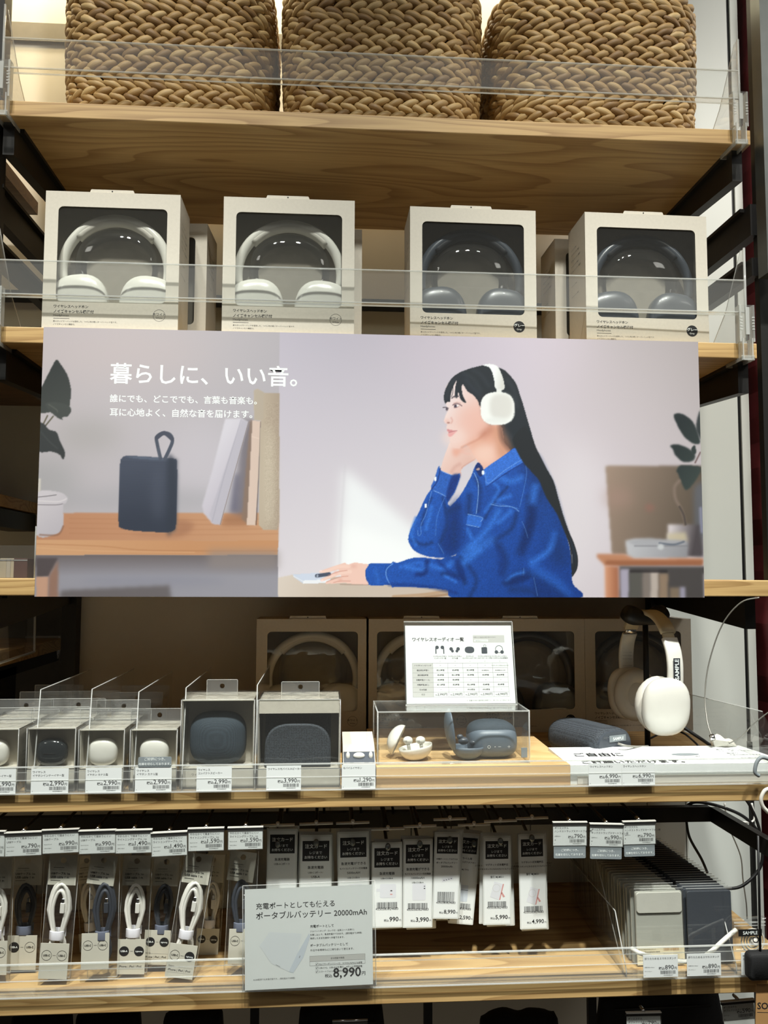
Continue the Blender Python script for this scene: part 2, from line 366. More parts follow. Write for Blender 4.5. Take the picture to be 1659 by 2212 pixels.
def rail(pts, h, t, label, name='shelf_bracket', inner=None):
    # bar running front to back; pts = [(x,y,ztop)...]
    mb = MB(); v = []
    (x0, y0, z0), (x1, y1, z1) = pts
    h0, h1 = h if isinstance(h, tuple) else (h, h)
    v = [(x0, y0, z0), (x0+t, y0, z0), (x0+t, y0, z0-h0), (x0, y0, z0-h0), (x1, y1, z1), (x1+t, y1, z1), (x1+t, y1, z1-h1), (x1, y1, z1-h1)]
    mb.add(v, [(0, 1, 2, 3), (4, 7, 6, 5), (0, 4, 5, 1), (1, 5, 6, 2), (2, 6, 7, 3), (3, 7, 4, 0)])
    s_ = 1 if x0 > 0 else -1
    xx = x0-.008 if x0 > 0 else x0+t
    mb.box(xx, xx+.008, y0+.02, y1-.005, min(z0, z1)-.006, min(z0, z1))
    return tag(mb.build(name, ['black_metal']), label, 'bracket')
for zt, nm in ((ZA, 'under the top board with the baskets'), (ZB, 'under the board with the boxed headphones'), (ZC, 'under the board behind the poster')):
    rail([(XR-.028, .02, zt-TH), (XR-.028, .40, zt-TH)], (.055, .028), .018, 'black steel bracket on the right '+nm)
    rail([(XL+.012, .02, zt-TH), (XL+.012, .40, zt-TH)], (.055, .028), .018, 'black steel bracket on the left '+nm)
for sx, nm in ((XR+.002, 'right'), (XL-.018, 'left')):
    rail([(sx, .02, 2.09), (sx, .60, 2.09)], .055, .018, 'wider black side rail beside the boxed headphones on the '+nm, 'side_rail')
    rail([(sx, .02, 1.995), (sx, .60, 1.995)], .032, .018, 'narrow lower side rail beside the boxed headphones on the '+nm, 'side_rail')
# ---- left neighbour bay seen past the poster
def nb(name, x0, x1, y0, y1, z0, z1, m, label, cat): return tag(MB().box(x0, x1, y0, y1, z0, z1).build(name, [m]), label, cat)
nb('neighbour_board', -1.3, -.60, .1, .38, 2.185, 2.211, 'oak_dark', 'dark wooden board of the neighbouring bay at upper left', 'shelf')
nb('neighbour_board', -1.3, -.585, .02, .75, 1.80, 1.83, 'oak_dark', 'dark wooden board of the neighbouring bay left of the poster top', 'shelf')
z1 = PZ(0, 1048, 1.0)  # unused anchor
nb('neighbour_board', -1.3, -.60, .08, .70, P(0, 1076, .08).z, P(0, 1048, .08).z, 'oak', 'small oak board left of the poster at mid height', 'shelf')
nb('neighbour_rail', -.66, -.605, .07, .70, P(0, 1125, .08).z, P(0, 1080, .08).z, 'black_metal', 'black rail beneath the oak board left of the poster', 'rail')
nb('neighbour_board', -1.3, -.59, .10, .60, P(0, 1461, .10).z, P(0, 1428, .10).z, 'oak', 'oak board of the neighbouring bay at left below the poster', 'shelf')
nb('neighbour_rail', -.64, -.60, .10, .60, P(0, 1495, .10).z, P(0, 1463, .10).z, 'black_metal', 'black rail under the neighbouring oak board below the poster', 'rail')
nb('neighbour_partition', -1.2, -.6, .76, .74, 1.0, 1.9, 'trim_grey', 'grey back panel of the neighbouring bay on the left', 'panel')
nb('storage_box', -.70, -.60, .20, .35, ZD, 1.27, 'black', 'black box standing in the neighbouring bay behind the earbuds', 'box')
t = thing('steel_canister', P(97, 1400, .62)-Vector((0, 0, .03)), 'ribbed chrome canister lying in the neighbouring bay below the poster', 'canister')
MB().tube([(-.035, 0, .03), (.035, 0, .03)], .028, 20).build('body', ['chrome'], t)
for q, zz in enumerate((.055, .045, .012)): MB().tube([(-.036, -.02, zz), (.036, -.02, zz)], .004, 8).build('rib', ['white_soft'], t)  # pale rib colour stands in for shine the dark chrome lacks
a0 = P(2, 1310, .06); a1 = P(76, 1306, .30)
mb = MB(); x0, z0 = P(5, 1440, .05).x, P(5, 1435, .05).z
mb.add([(P(0, 1322, .06)), (P(76, 1307, .32)), (P(74, 1408, .32)), (P(0, 1432, .06))], [(0, 1, 2, 3)], 0)
mb.tube([P(76, 1307, .32), P(74, 1408, .32), P(0, 1432, .06)], .0022, 6, 1)
tag(mb.build('acrylic_tray', ['smoke', 'acrylic_edge']), 'clear acrylic tray with pale edges in the neighbouring bay', 'tray')
k = 0
for x0, x1, m, nm in ((0, 14, 'book_a', 'pale spine with small print'), (14, 23, 'carton_in', 'thin grey-brown spine'), (23, 30, 'book_a', 'thin pale spine'), (30, 59, 'book_b', 'thick dark brown spine')):
    a = P(x0, 1206, .06); b = P(x1, 1247, .06)
    mb = MB().bbox(a.x, b.x-.0006, .06, .18, ZC, a.z, .001); mb.rect(a.x, b.x-.0006, a.z-.004, a.z-.002, .0595, 1)
    tag(mb.build('book', [m, 'ink_grey']), 'book with '+nm+' on the board left of the poster', 'book', 'books left of the poster')
mb = MB(); a = P(0, 1178, .0); b = P(77, 1178, .0)
mb.box(a.x-.05, b.x, .0, .002, ZC, a.z, 0); mb.box(b.x-.002, b.x, .0, .2, ZC, a.z, 0).tube([(b.x, 0, ZC), (b.x, 0, a.z+.03)], .0015, 6, 1)
tag(mb.build('acrylic_stand', ['acrylic', 'acrylic_edge']), 'clear acrylic front guarding the books left of the poster', 'guard')

# ------------------------------------------------------------------ poster (flat printed board)
BX0, BX1, BZ0, BZ1, BY = -.4405, .6015, 1.4145, 1.8300, -.032
GW, GH = 1020, 408
def paint():
    gx = np.linspace(BX0, BX1, GW+1); gz = np.linspace(BZ0, BZ1, GH+1); X, Z = np.meshgrid(gx, gz)
    D = np.stack([X-CAM[0], np.full_like(X, BY-CAM[1]), Z-CAM[2]], -1) @ RW
    U = CX+F*D[..., 0]/-D[..., 2]; V = CY-F*D[..., 1]/-D[..., 2]
    img = np.zeros(U.shape+(3,)); cell = 1.41
    def blur(a, s):
        if s < .25: return a
        r = int(3*s)+1; kx = np.exp(-.5*(np.arange(-r, r+1)/s)**2); kx /= kx.sum()
        p = np.pad(a, r, mode='edge')
        p = np.apply_along_axis(lambda q: np.convolve(q, kx, 'valid'), 0, p)
        return np.apply_along_axis(lambda q: np.convolve(q, kx, 'valid'), 1, p)
    def sub(pts, mg):
        pts = np.array(pts, float); x0, x1 = pts[:, 0].min()-mg, pts[:, 0].max()+mg; y0, y1 = pts[:, 1].min()-mg, pts[:, 1].max()+mg
        msk = (U >= x0) & (U <= x1) & (V >= y0) & (V <= y1); r = np.where(msk.any(1))[0]; c = np.where(msk.any(0))[0]
        if len(r) == 0 or len(c) == 0: return None
        return slice(r[0], r[-1]+1), slice(c[0], c[-1]+1)
    def comp(sl, a, col):
        a = a[..., None]; cc = col(U[sl], V[sl]) if callable(col) else np.array(col, float); img[sl] = img[sl]*(1-a)+cc*a
    def poly(pts, col, b=.8, al=1., sm=True, k=5):
        if sm: pts = [(p.x, p.y) for p in smooth([(q[0], q[1], 0) for q in pts], k)]
        sl = sub(pts, 3*b+3)
        if sl is None: return
        u, v = U[sl], V[sl]; ins = np.zeros(u.shape, bool); n = len(pts)
        for i in range(n):
            x1, y1 = pts[i]; x2, y2 = pts[(i+1) % n]
            if y1 == y2: continue
            c = ((y1 > v) != (y2 > v)) & (u < (x2-x1)*(v-y1)/(y2-y1)+x1); ins ^= c
        comp(sl, blur(ins.astype(float), b/cell)*al, col)
    def stroke(pts, wd, col, b=.8, al=1., sm=True, wd2=None):
        if sm and len(pts) > 2: pts = [(p.x, p.y) for p in smooth([(q[0], q[1], 0) for q in pts], 5, False)]
        sl = sub(pts, wd+3*b+3)
        if sl is None: return
        u, v = U[sl], V[sl]; d = np.full(u.shape, 1e9); n = len(pts)-1
        for i in range(n):
            ax, ay = pts[i]; bx, by = pts[i+1]; L2 = (bx-ax)**2+(by-ay)**2+1e-9
            t = np.clip(((u-ax)*(bx-ax)+(v-ay)*(by-ay))/L2, 0, 1)
            ww = wd if wd2 is None else wd+(wd2-wd)*(i+t)/n
            d = np.minimum(d, np.hypot(u-ax-t*(bx-ax), v-ay-t*(by-ay))-ww/2)
        s = max(b, .6); comp(sl, np.clip(.5-d/(2*s), 0, 1)*al, col)
    def elli(cx, cy, rx, ry, col, b=.8, al=1., e=2, rot=0):
        c_, s_ = math.cos(rot), math.sin(rot); pts = []
        for i in range(40):
            t = 2*PI*i/40; x = rx*math.copysign(abs(math.cos(t))**(2/e), math.cos(t)); y = ry*math.copysign(abs(math.sin(t))**(2/e), math.sin(t))
            pts.append((cx+x*c_-y*s_, cy+x*s_+y*c_))
        poly(pts, col, b, al, False)
    def grad(c0, c1, p0, p1):
        c0, c1 = np.array(c0, float), np.array(c1, float); dx, dy = p1[0]-p0[0], p1[1]-p0[1]; L2 = dx*dx+dy*dy
        return lambda u, v: c0+(c1-c0)*np.clip(((u-p0[0])*dx+(v-p0[1])*dy)/L2, 0, 1)[..., None]
    A = lambda l: [(930+x/8.295, 770+y/8.295) for x, y in l]
    B = lambda l: [(860+x/4.1475, 960+y/4.1475) for x, y in l]
    Cc = lambda l: [(600+x/4.1475, 1160+y/4.1475) for x, y in l]
    Dd = lambda l: [(1260+x/5.026, 860+y/5.026) for x, y in l]
    E_ = lambda l: [(70+x/3.686, 700+y/3.686) for x, y in l]
    G = lambda l: [(400+x/4.097, 760+y/4.097) for x, y in l]
    big = [(0, 600), (1700, 600), (1700, 1400), (0, 1400)]
    # ---- right picture
    poly(big, grad((186, 180, 194), (214, 208, 214), (600, 720), (760, 1290)), 0, 1, False)
    poly([(1150, 650), (1600, 650), (1600, 1300), (1150, 1300)], grad((198, 188, 196), (150, 142, 142), (1250, 1000), (1540, 760)), 60, .8, False)
    elli(1050, 760, 220, 90, (204, 192, 206), 60, .6); elli(1240, 1120, 60, 160, (214, 208, 214), 40, .8)
    poly([(742, 1010), (800, 1060), (905, 1150), (905, 1300), (728, 1300), (735, 1150)], (230, 232, 236), 12, .95, False)
    poly([(744, 1130), (900, 1180), (900, 1300), (733, 1300)], (238, 240, 242), 14, .8, False)
    stroke([(745, 1005), (736, 1150), (733, 1250)], 3, (196, 192, 200), 4, .5)
    # blurred cabinet
    poly(Dd([(240, 735), (1290, 735), (1290, 1700), (310, 1700)]), grad((148, 128, 114), (84, 74, 64), (1310, 1050), (1520, 1100)), 3, 1, False)
    elli(*Dd([(380, 1080)])[0], 30, 20, (158, 128, 118), 14, .6); elli(*Dd([(720, 1190)])[0], 10, 8, (140, 98, 88), 5, .7)
    poly(Dd([(1200, 960), (1300, 900), (1300, 1720), (1210, 1720)]), (92, 94, 102), 6, .9, False); stroke(Dd([(1275, 1200), (1285, 1450)]), 5, (150, 152, 180), 4, .8)
    poly(Dd([(915, 1370), (1255, 1370), (1300, 1720), (915, 1720)]), grad((198, 190, 194), (74, 68, 72), (1450, 1140), (1505, 1150)), 3, 1, False)
    poly(Dd([(915, 1470), (1110, 1455), (1140, 1560), (915, 1560)]), (188, 176, 150), 4, .9, False)
    poly(Dd([(455, 1550), (560, 1525), (1140, 1560), (1130, 1735), (530, 1740), (475, 1700)]), grad((186, 186, 192), (136, 136, 142), (1350, 1165), (1490, 1200)), 3, 1, False)
    poly(Dd([(470, 1550), (700, 1520), (1130, 1555), (1100, 1590), (560, 1600)]), (160, 160, 166), 3, .9, False)
    stroke(Dd([(560, 1605), (1130, 1605)]), 2.5, (110, 110, 116), 2, .6); stroke(Dd([(830, 1575), (980, 1590), (1090, 1560)]), 4, (84, 92, 106), 2, .8); elli(*Dd([(840, 1615)])[0], 7, 6, (190, 192, 196), 2)
    poly(Dd([(145, 1690), (450, 1695), (560, 1745), (1300, 1735), (1300, 1800), (240, 1820), (145, 1730)]), (180, 126, 96), 3, 1, False)
    poly(Dd([(240, 1765), (1300, 1760), (1300, 1820), (240, 1820)]), (148, 94, 66), 3, 1, False)
    poly(Dd([(390, 1825), (1310, 1825), (1310, 2200), (390, 2200)]), (70, 66, 66), 3, 1, False)
    for x0, x1, y0, c in ((400, 500, 1850, (160, 154, 172)), (500, 640, 1880, (84, 82, 78)), (640, 725, 1880, (122, 112, 106)), (725, 820, 1880, (176, 164, 156)), (820, 920, 1900, (136, 116, 98)), (940, 1050, 2060, (120, 104, 88)), (1050, 1110, 2050, (146, 142, 160))):
        poly(Dd([(x0, y0), (x1, y0), (x1, 2200), (x0, 2200)]), c, 3, 1, False)
    stroke(Dd([(520, 1880), (900, 1880)]), 5, (40, 36, 38), 3, .8)
    poly(Dd([(235, 1815), (385, 1825), (385, 2200), (235, 2200)]), grad((206, 150, 118), (150, 92, 66), (1305, 1250), (1338, 1250)), 3, 1, False)
    lc = grad((34, 42, 44), (54, 64, 62), (1450, 950), (1530, 1000))
    poly(Dd([(985, 180), (1080, 175), (1190, 260), (1250, 400), (1265, 490), (1190, 490), (1090, 410), (1010, 270)]), lc, 1.6)
    poly(Dd([(945, 520), (1010, 500), (1130, 540), (1210, 610), (1190, 680), (1080, 690), (1000, 620), (975, 560)]), lc, 1.8)
    poly(Dd([(1010, 790), (1060, 730), (1200, 735), (1280, 760), (1230, 880), (1120, 1000), (1060, 900), (1030, 820)]), lc, 1.8)
    poly(Dd([(1225, 330), (1240, 210), (1275, 150), (1290, 450), (1250, 400)]), (48, 54, 56), 1.8)
    poly(Dd([(1170, 560), (1210, 510), (1225, 590), (1195, 610)]), lc, 1.2); stroke(Dd([(1270, 590), (1215, 700)]), 3, (104, 84, 84), 1.5)
    stroke(Dd([(1040, 900), (990, 970), (1000, 1090), (1060, 1200), (1100, 1320), (1100, 1370)]), 7, (124, 108, 98), 3, .9, wd2=5); stroke(Dd([(1045, 1180), (1090, 1270), (1110, 1370)]), 4, (62, 56, 54), 2, .8)
    # desk
    poly([(590, 1250), (640, 1240), (760, 1248), (900, 1262), (975, 1276), (975, 1310), (590, 1310)], grad((208, 196, 186), (192, 178, 166), (600, 1250), (700, 1295)), 1, 1, False)
    stroke([(850, 1289), (920, 1284), (975, 1274)], 7, (178, 148, 120), 1.5, .9); stroke([(880, 1296), (980, 1282)], 6, (160, 128, 100), 1.5, .9)
    poly(Cc([(135, 335), (360, 320), (470, 370), (470, 410), (230, 418), (140, 358)]), (196, 204, 222), .8, 1, False); poly(Cc([(230, 390), (470, 378), (470, 410), (230, 418)]), (226, 228, 234), .6, 1, False)
    stroke(Cc([(140, 350), (230, 400), (230, 416)]), 1, (232, 232, 236), .6)
    # ---- hair behind
    hair = A([(262, 838), (243, 700), (280, 560), (370, 410), (490, 305), (650, 235), (800, 190), (950, 158), (1100, 165), (1240, 205), (1350, 262), (1450, 370), (1540, 500), (1600, 680), (1665, 880)])+B([(1060, 300-130), (1225, 0)])[1:]+B([(1270, 100), (1340, 235), (1395, 340), (1440, 500), (1480, 640), (1535, 790), (1580, 900), (1606, 1020), (1600, 1110), (1572, 1165), (1560, 1184), (1552, 1130), (1560, 1020), (1540, 900), (1500, 780), (1430, 640), (1330, 470), (1230, 330), (1080, 200), (980, 60)])+A([(1300, 1560), (1240, 1240), (1060, 1200), (900, 960), (700, 1100), (400, 900)])
    poly(hair, (38, 44, 50), .7)
    # ---- face, neck and hand
    skin = A([(300, 500), (262, 800), (290, 890), (318, 960), (290, 1020), (262, 1080), (243, 1140), (256, 1185), (300, 1215), (286, 1262), (296, 1300), (300, 1342), (322, 1368), (304, 1402), (322, 1440), (352, 1462), (346, 1510), (362, 1575), (400, 1628), (470, 1648), (570, 1630), (660, 1600), (760, 1740), (860, 1900), (950, 2015), (1120, 1940), (1280, 1850), (1430, 1690), (1330, 1540), (1262, 1240), (1060, 1215), (900, 900), (780, 640), (560, 440)])
    hand = A([(185, 1990), (240, 1810), (300, 1650), (345, 1545), (400, 1600), (560, 1640), (690, 1600), (765, 1710), (812, 1830), (700, 1905), (600, 1975), (545, 2050), (540, 2150), (300, 2160), (170, 2060)])
    poly(hand, grad((232, 206, 200), (214, 172, 160), (962, 960), (1020, 1010)), .7)
    poly(A([(400, 1640), (560, 1650), (700, 1640), (560, 1700), (450, 1800), (400, 1740)]), (222, 158, 138), 4, .8); stroke(A([(560, 1700), (640, 1740), (740, 1730)]), 4, (226, 178, 166), 3, .7)
    stroke(A([(380, 2060), (440, 1980), (520, 1930)]), 5, (198, 150, 140), 4, .6); stroke(A([(560, 2000), (600, 1960), (800, 1840)]), 2, (196, 146, 136), 1.5, .7)
    poly(skin, grad((232, 214, 214), (226, 176, 160), (965, 880), (1050, 930)), .7)
    elli(*A([(760, 1120)])[0], 34, 30, (228, 180, 168), 14, .7); elli(*A([(430, 1450)])[0], 26, 20, (234, 208, 202), 8, .7)
    poly(A([(700, 1560), (950, 1420), (1090, 1230), (1200, 1240), (1150, 1500), (960, 1640), (760, 1640)]), (218, 160, 138), 6, .8)
    poly(A([(880, 1400), (1030, 1270), (1120, 1240), (1120, 1330), (1000, 1420), (900, 1470)]), (176, 112, 92), 6, .7)
    stroke(A([(560, 1630), (700, 1560), (860, 1480), (980, 1370)]), 3, (196, 130, 108), 3, .6)
    elli(*A([(960, 1740)])[0], 26, 22, (234, 200, 186), 8, .8); poly(A([(1130, 1300), (1260, 1240), (1440, 1680), (1250, 1850), (1180, 1600)]), (196, 140, 112), 7, .75)
    stroke(A([(1260, 1240), (1300, 1480), (1440, 1680)]), 10, (92, 66, 58), 6, .7)
    # bangs and side hair over the face
    poly(A([(262, 838), (243, 700), (280, 560), (370, 410), (470, 330), (640, 330), (720, 480), (900, 640), (960, 760), (905, 850), (880, 890), (850, 800), (760, 690), (660, 620), (580, 500), (560, 560), (580, 700), (640, 835), (540, 770), (500, 640), (480, 740), (450, 730), (440, 600), (465, 430), (400, 560), (350, 720), (350, 812), (300, 812)]), (38, 44, 52), .7)
    for l in ([(480, 420), (500, 560), (560, 740)], [(430, 450), (370, 620), (345, 800)], [(520, 420), (520, 600), (600, 800)], [(380, 500), (330, 700), (320, 810)], [(460, 500), (440, 640), (440, 740)], [(400, 480), (400, 640), (375, 720)]): stroke(A(l), 1.3, (34, 38, 46), .7, .85)
    for l in ([(600, 300), (760, 400), (900, 600)], [(760, 240), (900, 330), (1040, 520)], [(420, 420), (330, 560), (300, 740)], [(640, 420), (760, 560), (900, 700)], [(1380, 420), (1500, 620), (1560, 900)], [(1340, 1350), (1500, 1500), (1640, 1800)]): stroke(A(l), 6, (62, 68, 78), 5, .35)
    poly(A([(870, 760), (1000, 700), (1100, 1230), (940, 1100), (895, 900)]), (60, 48, 48), 3, .25)
    # eyes, brow, nose, mouth
    stroke(A([(385, 745), (430, 715), (500, 715)]), 2.6, (58, 52, 62), 1.2, .85); stroke(A([(400, 870), (450, 845), (505, 850), (560, 885)]), 1.8, (96, 66, 76), .8, .95)
    elli(*A([(447, 890)])[0], 3.4, 4, (70, 60, 76), .7); stroke(A([(425, 925), (470, 915), (510, 895)]), 1, (160, 118, 118), .8, .8); elli(*A([(485, 882)])[0], 2.2, 2, (232, 226, 232), .6); stroke(A([(410, 840), (470, 820), (540, 835)]), 1.2, (196, 150, 144), 1, .8)
    stroke(A([(225, 915), (270, 910), (320, 930)]), 1.8, (70, 58, 66), .7, .95); elli(*A([(295, 945)])[0], 2.4, 3.4, (70, 62, 76), .7); stroke(A([(285, 975), (305, 960)]), 1.2, (120, 92, 98), .7, .8)
    stroke(A([(330, 960), (300, 1060), (290, 1130)]), 5, (236, 214, 208), 3, .6); elli(*A([(322, 1188)])[0], 3.2, 1.8, (120, 70, 62), 1, .9); stroke(A([(370, 1100), (392, 1150), (370, 1195)]), 2, (206, 146, 136), 2, .7); elli(*A([(300, 1160)])[0], 6, 5, (226, 172, 160), 3, .5)
    poly(A([(298, 1300), (350, 1312), (400, 1322), (480, 1326), (420, 1348), (345, 1368), (308, 1345)]), (206, 138, 142), .9); poly(A([(335, 1370), (420, 1350), (470, 1340), (410, 1400), (355, 1440), (312, 1405)]), (226, 164, 164), 1.0); stroke(A([(325, 1368), (400, 1345), (478, 1330)]), 1, (166, 96, 104), .7, .8)
    # headset
    poly(A([(930, 160), (1020, 135), (1120, 142), (1205, 185), (1265, 300), (1312, 440), (1325, 560), (1290, 600), (1190, 588), (1152, 540), (1142, 440), (1110, 300), (1060, 205), (990, 170)]), grad((240, 243, 244), (214, 214, 210), (1068, 800), (1090, 805)), .7)
    poly(A([(1180, 585), (1268, 585), (1268, 660), (1180, 660)]), (226, 228, 226), .7, 1, False)
    elli(*A([(1198, 932)])[0], 36.6, 35.4, (238, 240, 238), .8, 1, 2.7); elli(*A([(1265, 900)])[0], 25, 28, (212, 210, 206), 4, .9, 2.6); elli(*A([(1190, 1150)])[0], 26, 7, (226, 228, 226), 3, .8); stroke(A([(1490, 820), (1500, 1040), (1440, 1160)]), 2, (224, 224, 222), 1.2, .8)
    # ---- shirt
    base = grad((34, 88, 180), (20, 58, 134), (900, 1000), (1200, 1280))
    poly(B([(680, 215), (722, 160), (770, 225), (980, 75), (1050, 30), (1110, 60), (1170, 170), (1255, 250), (1330, 410), (1430, 590), (1490, 760), (1535, 920), (1552, 1060), (1562, 1240), (1595, 1385), (560, 1385), (440, 1300), (300, 1285), (0, 1275), (-60, 1265), (-60, 1065), (0, 1058), (150, 1013), (290, 1022), (370, 1035), (440, 1004), (515, 995), (535, 930), (580, 890), (520, 850), (380, 880), (300, 700), (440, 560), (460, 560), (540, 478), (600, 385), (660, 270)]), base, .7)
    poly(B([(370, 193), (330, 300), (300, 392), (245, 475), (180, 620), (130, 720), (93, 820), (98, 885), (150, 955), (250, 1000), (350, 1012), (480, 1000), (600, 900), (600, 600), (480, 560), (456, 548), (446, 520), (500, 430), (540, 340), (556, 262), (500, 280), (385, 236)]), base, .7)
    poly(Cc([(790, 280), (830, 238), (1010, 236), (1100, 238), (1250, 190), (1400, 196), (1660, 250), (1660, 470), (1400, 460), (1200, 445), (1000, 432), (820, 430), (788, 360)]), base, .7)
    dk = (16, 44, 112); dk2 = (20, 50, 108); lt = (62, 124, 214)
    poly(B([(440, 620), (560, 480), (570, 880), (520, 980), (430, 1000), (370, 880), (430, 700)]), (14, 40, 100), 8, .75)
    for l, wd in (([(1180, 180), (1290, 420), (1370, 700), (1450, 1000)], 40), ([(900, 900), (960, 1040), (930, 1150)], 14), ([(1180, 480), (1190, 700), (1100, 950)], 18), ([(1060, 620), (1010, 760), (860, 860)], 9), ([(560, 1010), (700, 1200), (640, 1370)], 8), ([(400, 1160), (560, 1180), (600, 1240)], 9), ([(260, 1050), (240, 1150), (180, 1160)], 8), ([(960, 1240), (1090, 1160), (1250, 1180), (1500, 1350)], 14), ([(700, 300), (740, 420), (720, 600)], 8), ([(980, 380), (860, 520), (780, 660)], 5), ([(300, 480), (240, 600), (210, 720)], 5), ([(130, 860), (220, 900), (300, 880)], 7), ([(400, 480), (440, 700), (380, 880)], 6), ([(1020, 1300), (1200, 1320), (1250, 1380)], 16), ([(640, 460), (630, 620)], 12), ([(450, 600), (520, 560)], 14), ([(500, 700), (500, 900)], 8)):
        stroke(B(l), wd, dk2, wd*.36+1, .8)
    for l, wd in (([(860, 270), (1000, 330), (1100, 300)], 12), ([(900, 600), (800, 760), (640, 920)], 12), ([(720, 950), (640, 1020), (560, 1080)], 14), ([(1010, 600), (900, 700)], 9), ([(160, 660), (120, 800), (160, 900)], 6), ([(300, 560), (250, 760)], 7), ([(80, 1100), (200, 1120), (290, 1080)], 9), ([(330, 1100), (420, 1110), (480, 1060)], 9), ([(420, 1180), (520, 1230)], 6), ([(1120, 1150), (1040, 1170), (980, 1220)], 7), ([(1000, 460), (900, 500)], 8), ([(800, 320), (900, 400), (780, 600)], 6), ([(620, 760), (660, 840)], 7), ([(1200, 1060), (1350, 950), (1400, 800)], 12), ([(1230, 380), (1200, 520)], 14)):
        stroke(B(l), wd, (50, 112, 208), wd*.4+1, .75)
    poly(B([(765, 230), (980, 78), (1050, 35), (1110, 90), (1140, 150), (960, 260), (800, 372), (780, 300)]), (52, 108, 204), .8); stroke(B([(1140, 155), (960, 262), (800, 375)]), 2, (18, 48, 118), 1, .9)
    stroke(B([(1110, 135), (950, 235), (805, 350), (782, 250)]), 1, (120, 164, 226), .7, .8); poly(B([(690, 205), (722, 162), (765, 225), (740, 290), (700, 240)]), (24, 46, 104), .8); elli(*B([(716, 222)])[0], 4, 2.4, (178, 150, 146), .7, 1, 2, -.3); elli(*B([(760, 252)])[0], 3, 4.6, (236, 242, 250), .7)
    stroke(B([(680, 255), (715, 340), (718, 450), (700, 620)]), 1.4, (150, 184, 232), .7, .85); stroke(B([(830, 535), (900, 550), (1020, 560), (1082, 600)]), 1.4, (126, 170, 230), .7, .85); stroke(B([(845, 525), (930, 538), (1080, 575)]), .9, (96, 146, 220), .7, .7)
    stroke(B([(1140, 165), (1148, 290), (1090, 560)]), 1.1, (90, 140, 216), .8, .7); poly(B([(625, 625), (752, 655), (742, 740), (610, 720)]), (46, 102, 196), .7, 1, False); stroke(B([(625, 625), (752, 655), (742, 690)]), 1.2, (130, 172, 230), .6, .9); stroke(B([(610, 718), (725, 742)]), 1.2, (130, 172, 230), .6, .9); stroke(B([(610, 720), (590, 880)]), .9, (20, 50, 120), .7, .8)
    for l, c_, b_, a_ in (([(1180, 520), (1240, 620), (1200, 800), (1130, 960), (1090, 1010), (1120, 800)], (14, 40, 96), 5, .8), ([(1180, 1000), (1260, 1080), (1480, 1230), (1560, 1370), (1340, 1280), (1200, 1150)], (40, 96, 190), 6, .6), ([(960, 1235), (1090, 1175), (1200, 1180), (1130, 1230), (1020, 1260)], (14, 38, 92), 3, .8), ([(1210, 1190), (1330, 1230), (1500, 1360), (1400, 1370), (1240, 1370)], (16, 46, 108), 4, .8), ([(1300, 450), (1400, 620), (1440, 800), (1340, 900), (1290, 700)], (26, 72, 156), 8, .6), ([(540, 1020), (590, 1120), (600, 1230), (560, 1200), (510, 1090)], (14, 40, 100), 3, .8), ([(870, 880), (950, 1000), (960, 1100), (900, 1200), (900, 1040)], (18, 50, 118), 4, .7), ([(560, 960), (700, 880), (860, 820), (840, 900), (700, 980), (600, 1030)], (54, 116, 210), 5, .55), ([(760, 380), (860, 420), (800, 520), (740, 620), (720, 560)], (24, 66, 146), 4, .5)):
        poly(B(l), c_, b_, a_)
    for l in ([(1110, 690), (1140, 760), (1162, 835)], [(1125, 1110), (1122, 1170)], [(1215, 1190), (1250, 1360)], [(360, 890), (410, 980)]): stroke(B(l), 1, (110, 152, 214), .7, .6)
    # cuffs
    poly(B([(365, 193), (388, 238), (500, 278), (556, 264), (540, 330), (500, 440), (440, 470), (300, 400), (330, 300)]), (42, 92, 180), .8); stroke(B([(388, 238), (500, 280), (556, 266)]), 1.2, (140, 178, 234), .6, .9); stroke(B([(320, 415), (380, 440), (430, 468)]), 1.3, (140, 178, 234), .7, .8); stroke(B([(378, 215), (350, 330), (300, 400)]), 2, (18, 44, 108), 1, .9)
    poly(B([(480, 285), (554, 268), (540, 330), (500, 430), (450, 510), (430, 460)]), (20, 48, 116), 2, .9)
    elli(*B([(334, 310)])[0], 2.6, 4.6, (238, 244, 250), .6); elli(*B([(247, 550)])[0], 2.4, 4.6, (238, 244, 250), .6); stroke(B([(300, 420), (250, 620), (205, 720), (205, 800), (180, 815), (175, 770)]), 1.1, (110, 156, 226), .7, .8); stroke(B([(415, 480), (350, 650), (335, 820)]), 1, (90, 136, 210), .7, .7)
    stroke(Cc([(1030, 238), (975, 290), (975, 360), (1010, 430)]), 1.6, (120, 164, 228), .7, .85); stroke(Cc([(830, 240), (785, 290), (800, 420)]), 1.2, (18, 50, 120), .8, .8)
    stroke(Cc([(880, 300), (900, 400)]), 8, (44, 100, 190), 5, .6); stroke(Cc([(1340, 220), (1320, 320), (1240, 340)]), 8, dk, 4, .7); stroke(Cc([(1440, 210), (1500, 280), (1620, 380)]), 8, dk, 4, .6); stroke(Cc([(1000, 425), (1300, 440), (1600, 500)]), 5, dk, 4, .7); stroke(Cc([(1100, 270), (1250, 230), (1300, 240)]), 6, (48, 108, 204), 4, .7)
    # hair over the back
    poly(B([(1030, -60), (1130, -160), (1185, -90), (1222, 0), (1270, 100), (1340, 235), (1395, 340), (1440, 500), (1480, 640), (1520, 770), (1545, 900), (1480, 760), (1420, 620), (1330, 480), (1260, 320), (1190, 240), (1120, 160), (1060, 50)]), (36, 40, 44), 1)
    for l in ([(1500, 740), (1560, 860), (1604, 1000), (1600, 1110), (1560, 1180)], [(1500, 780), (1560, 960), (1580, 1080), (1556, 1160)], [(1440, 600), (1500, 760), (1545, 930), (1556, 1120)]): stroke(B(l), 2.2, (34, 36, 40), .8)
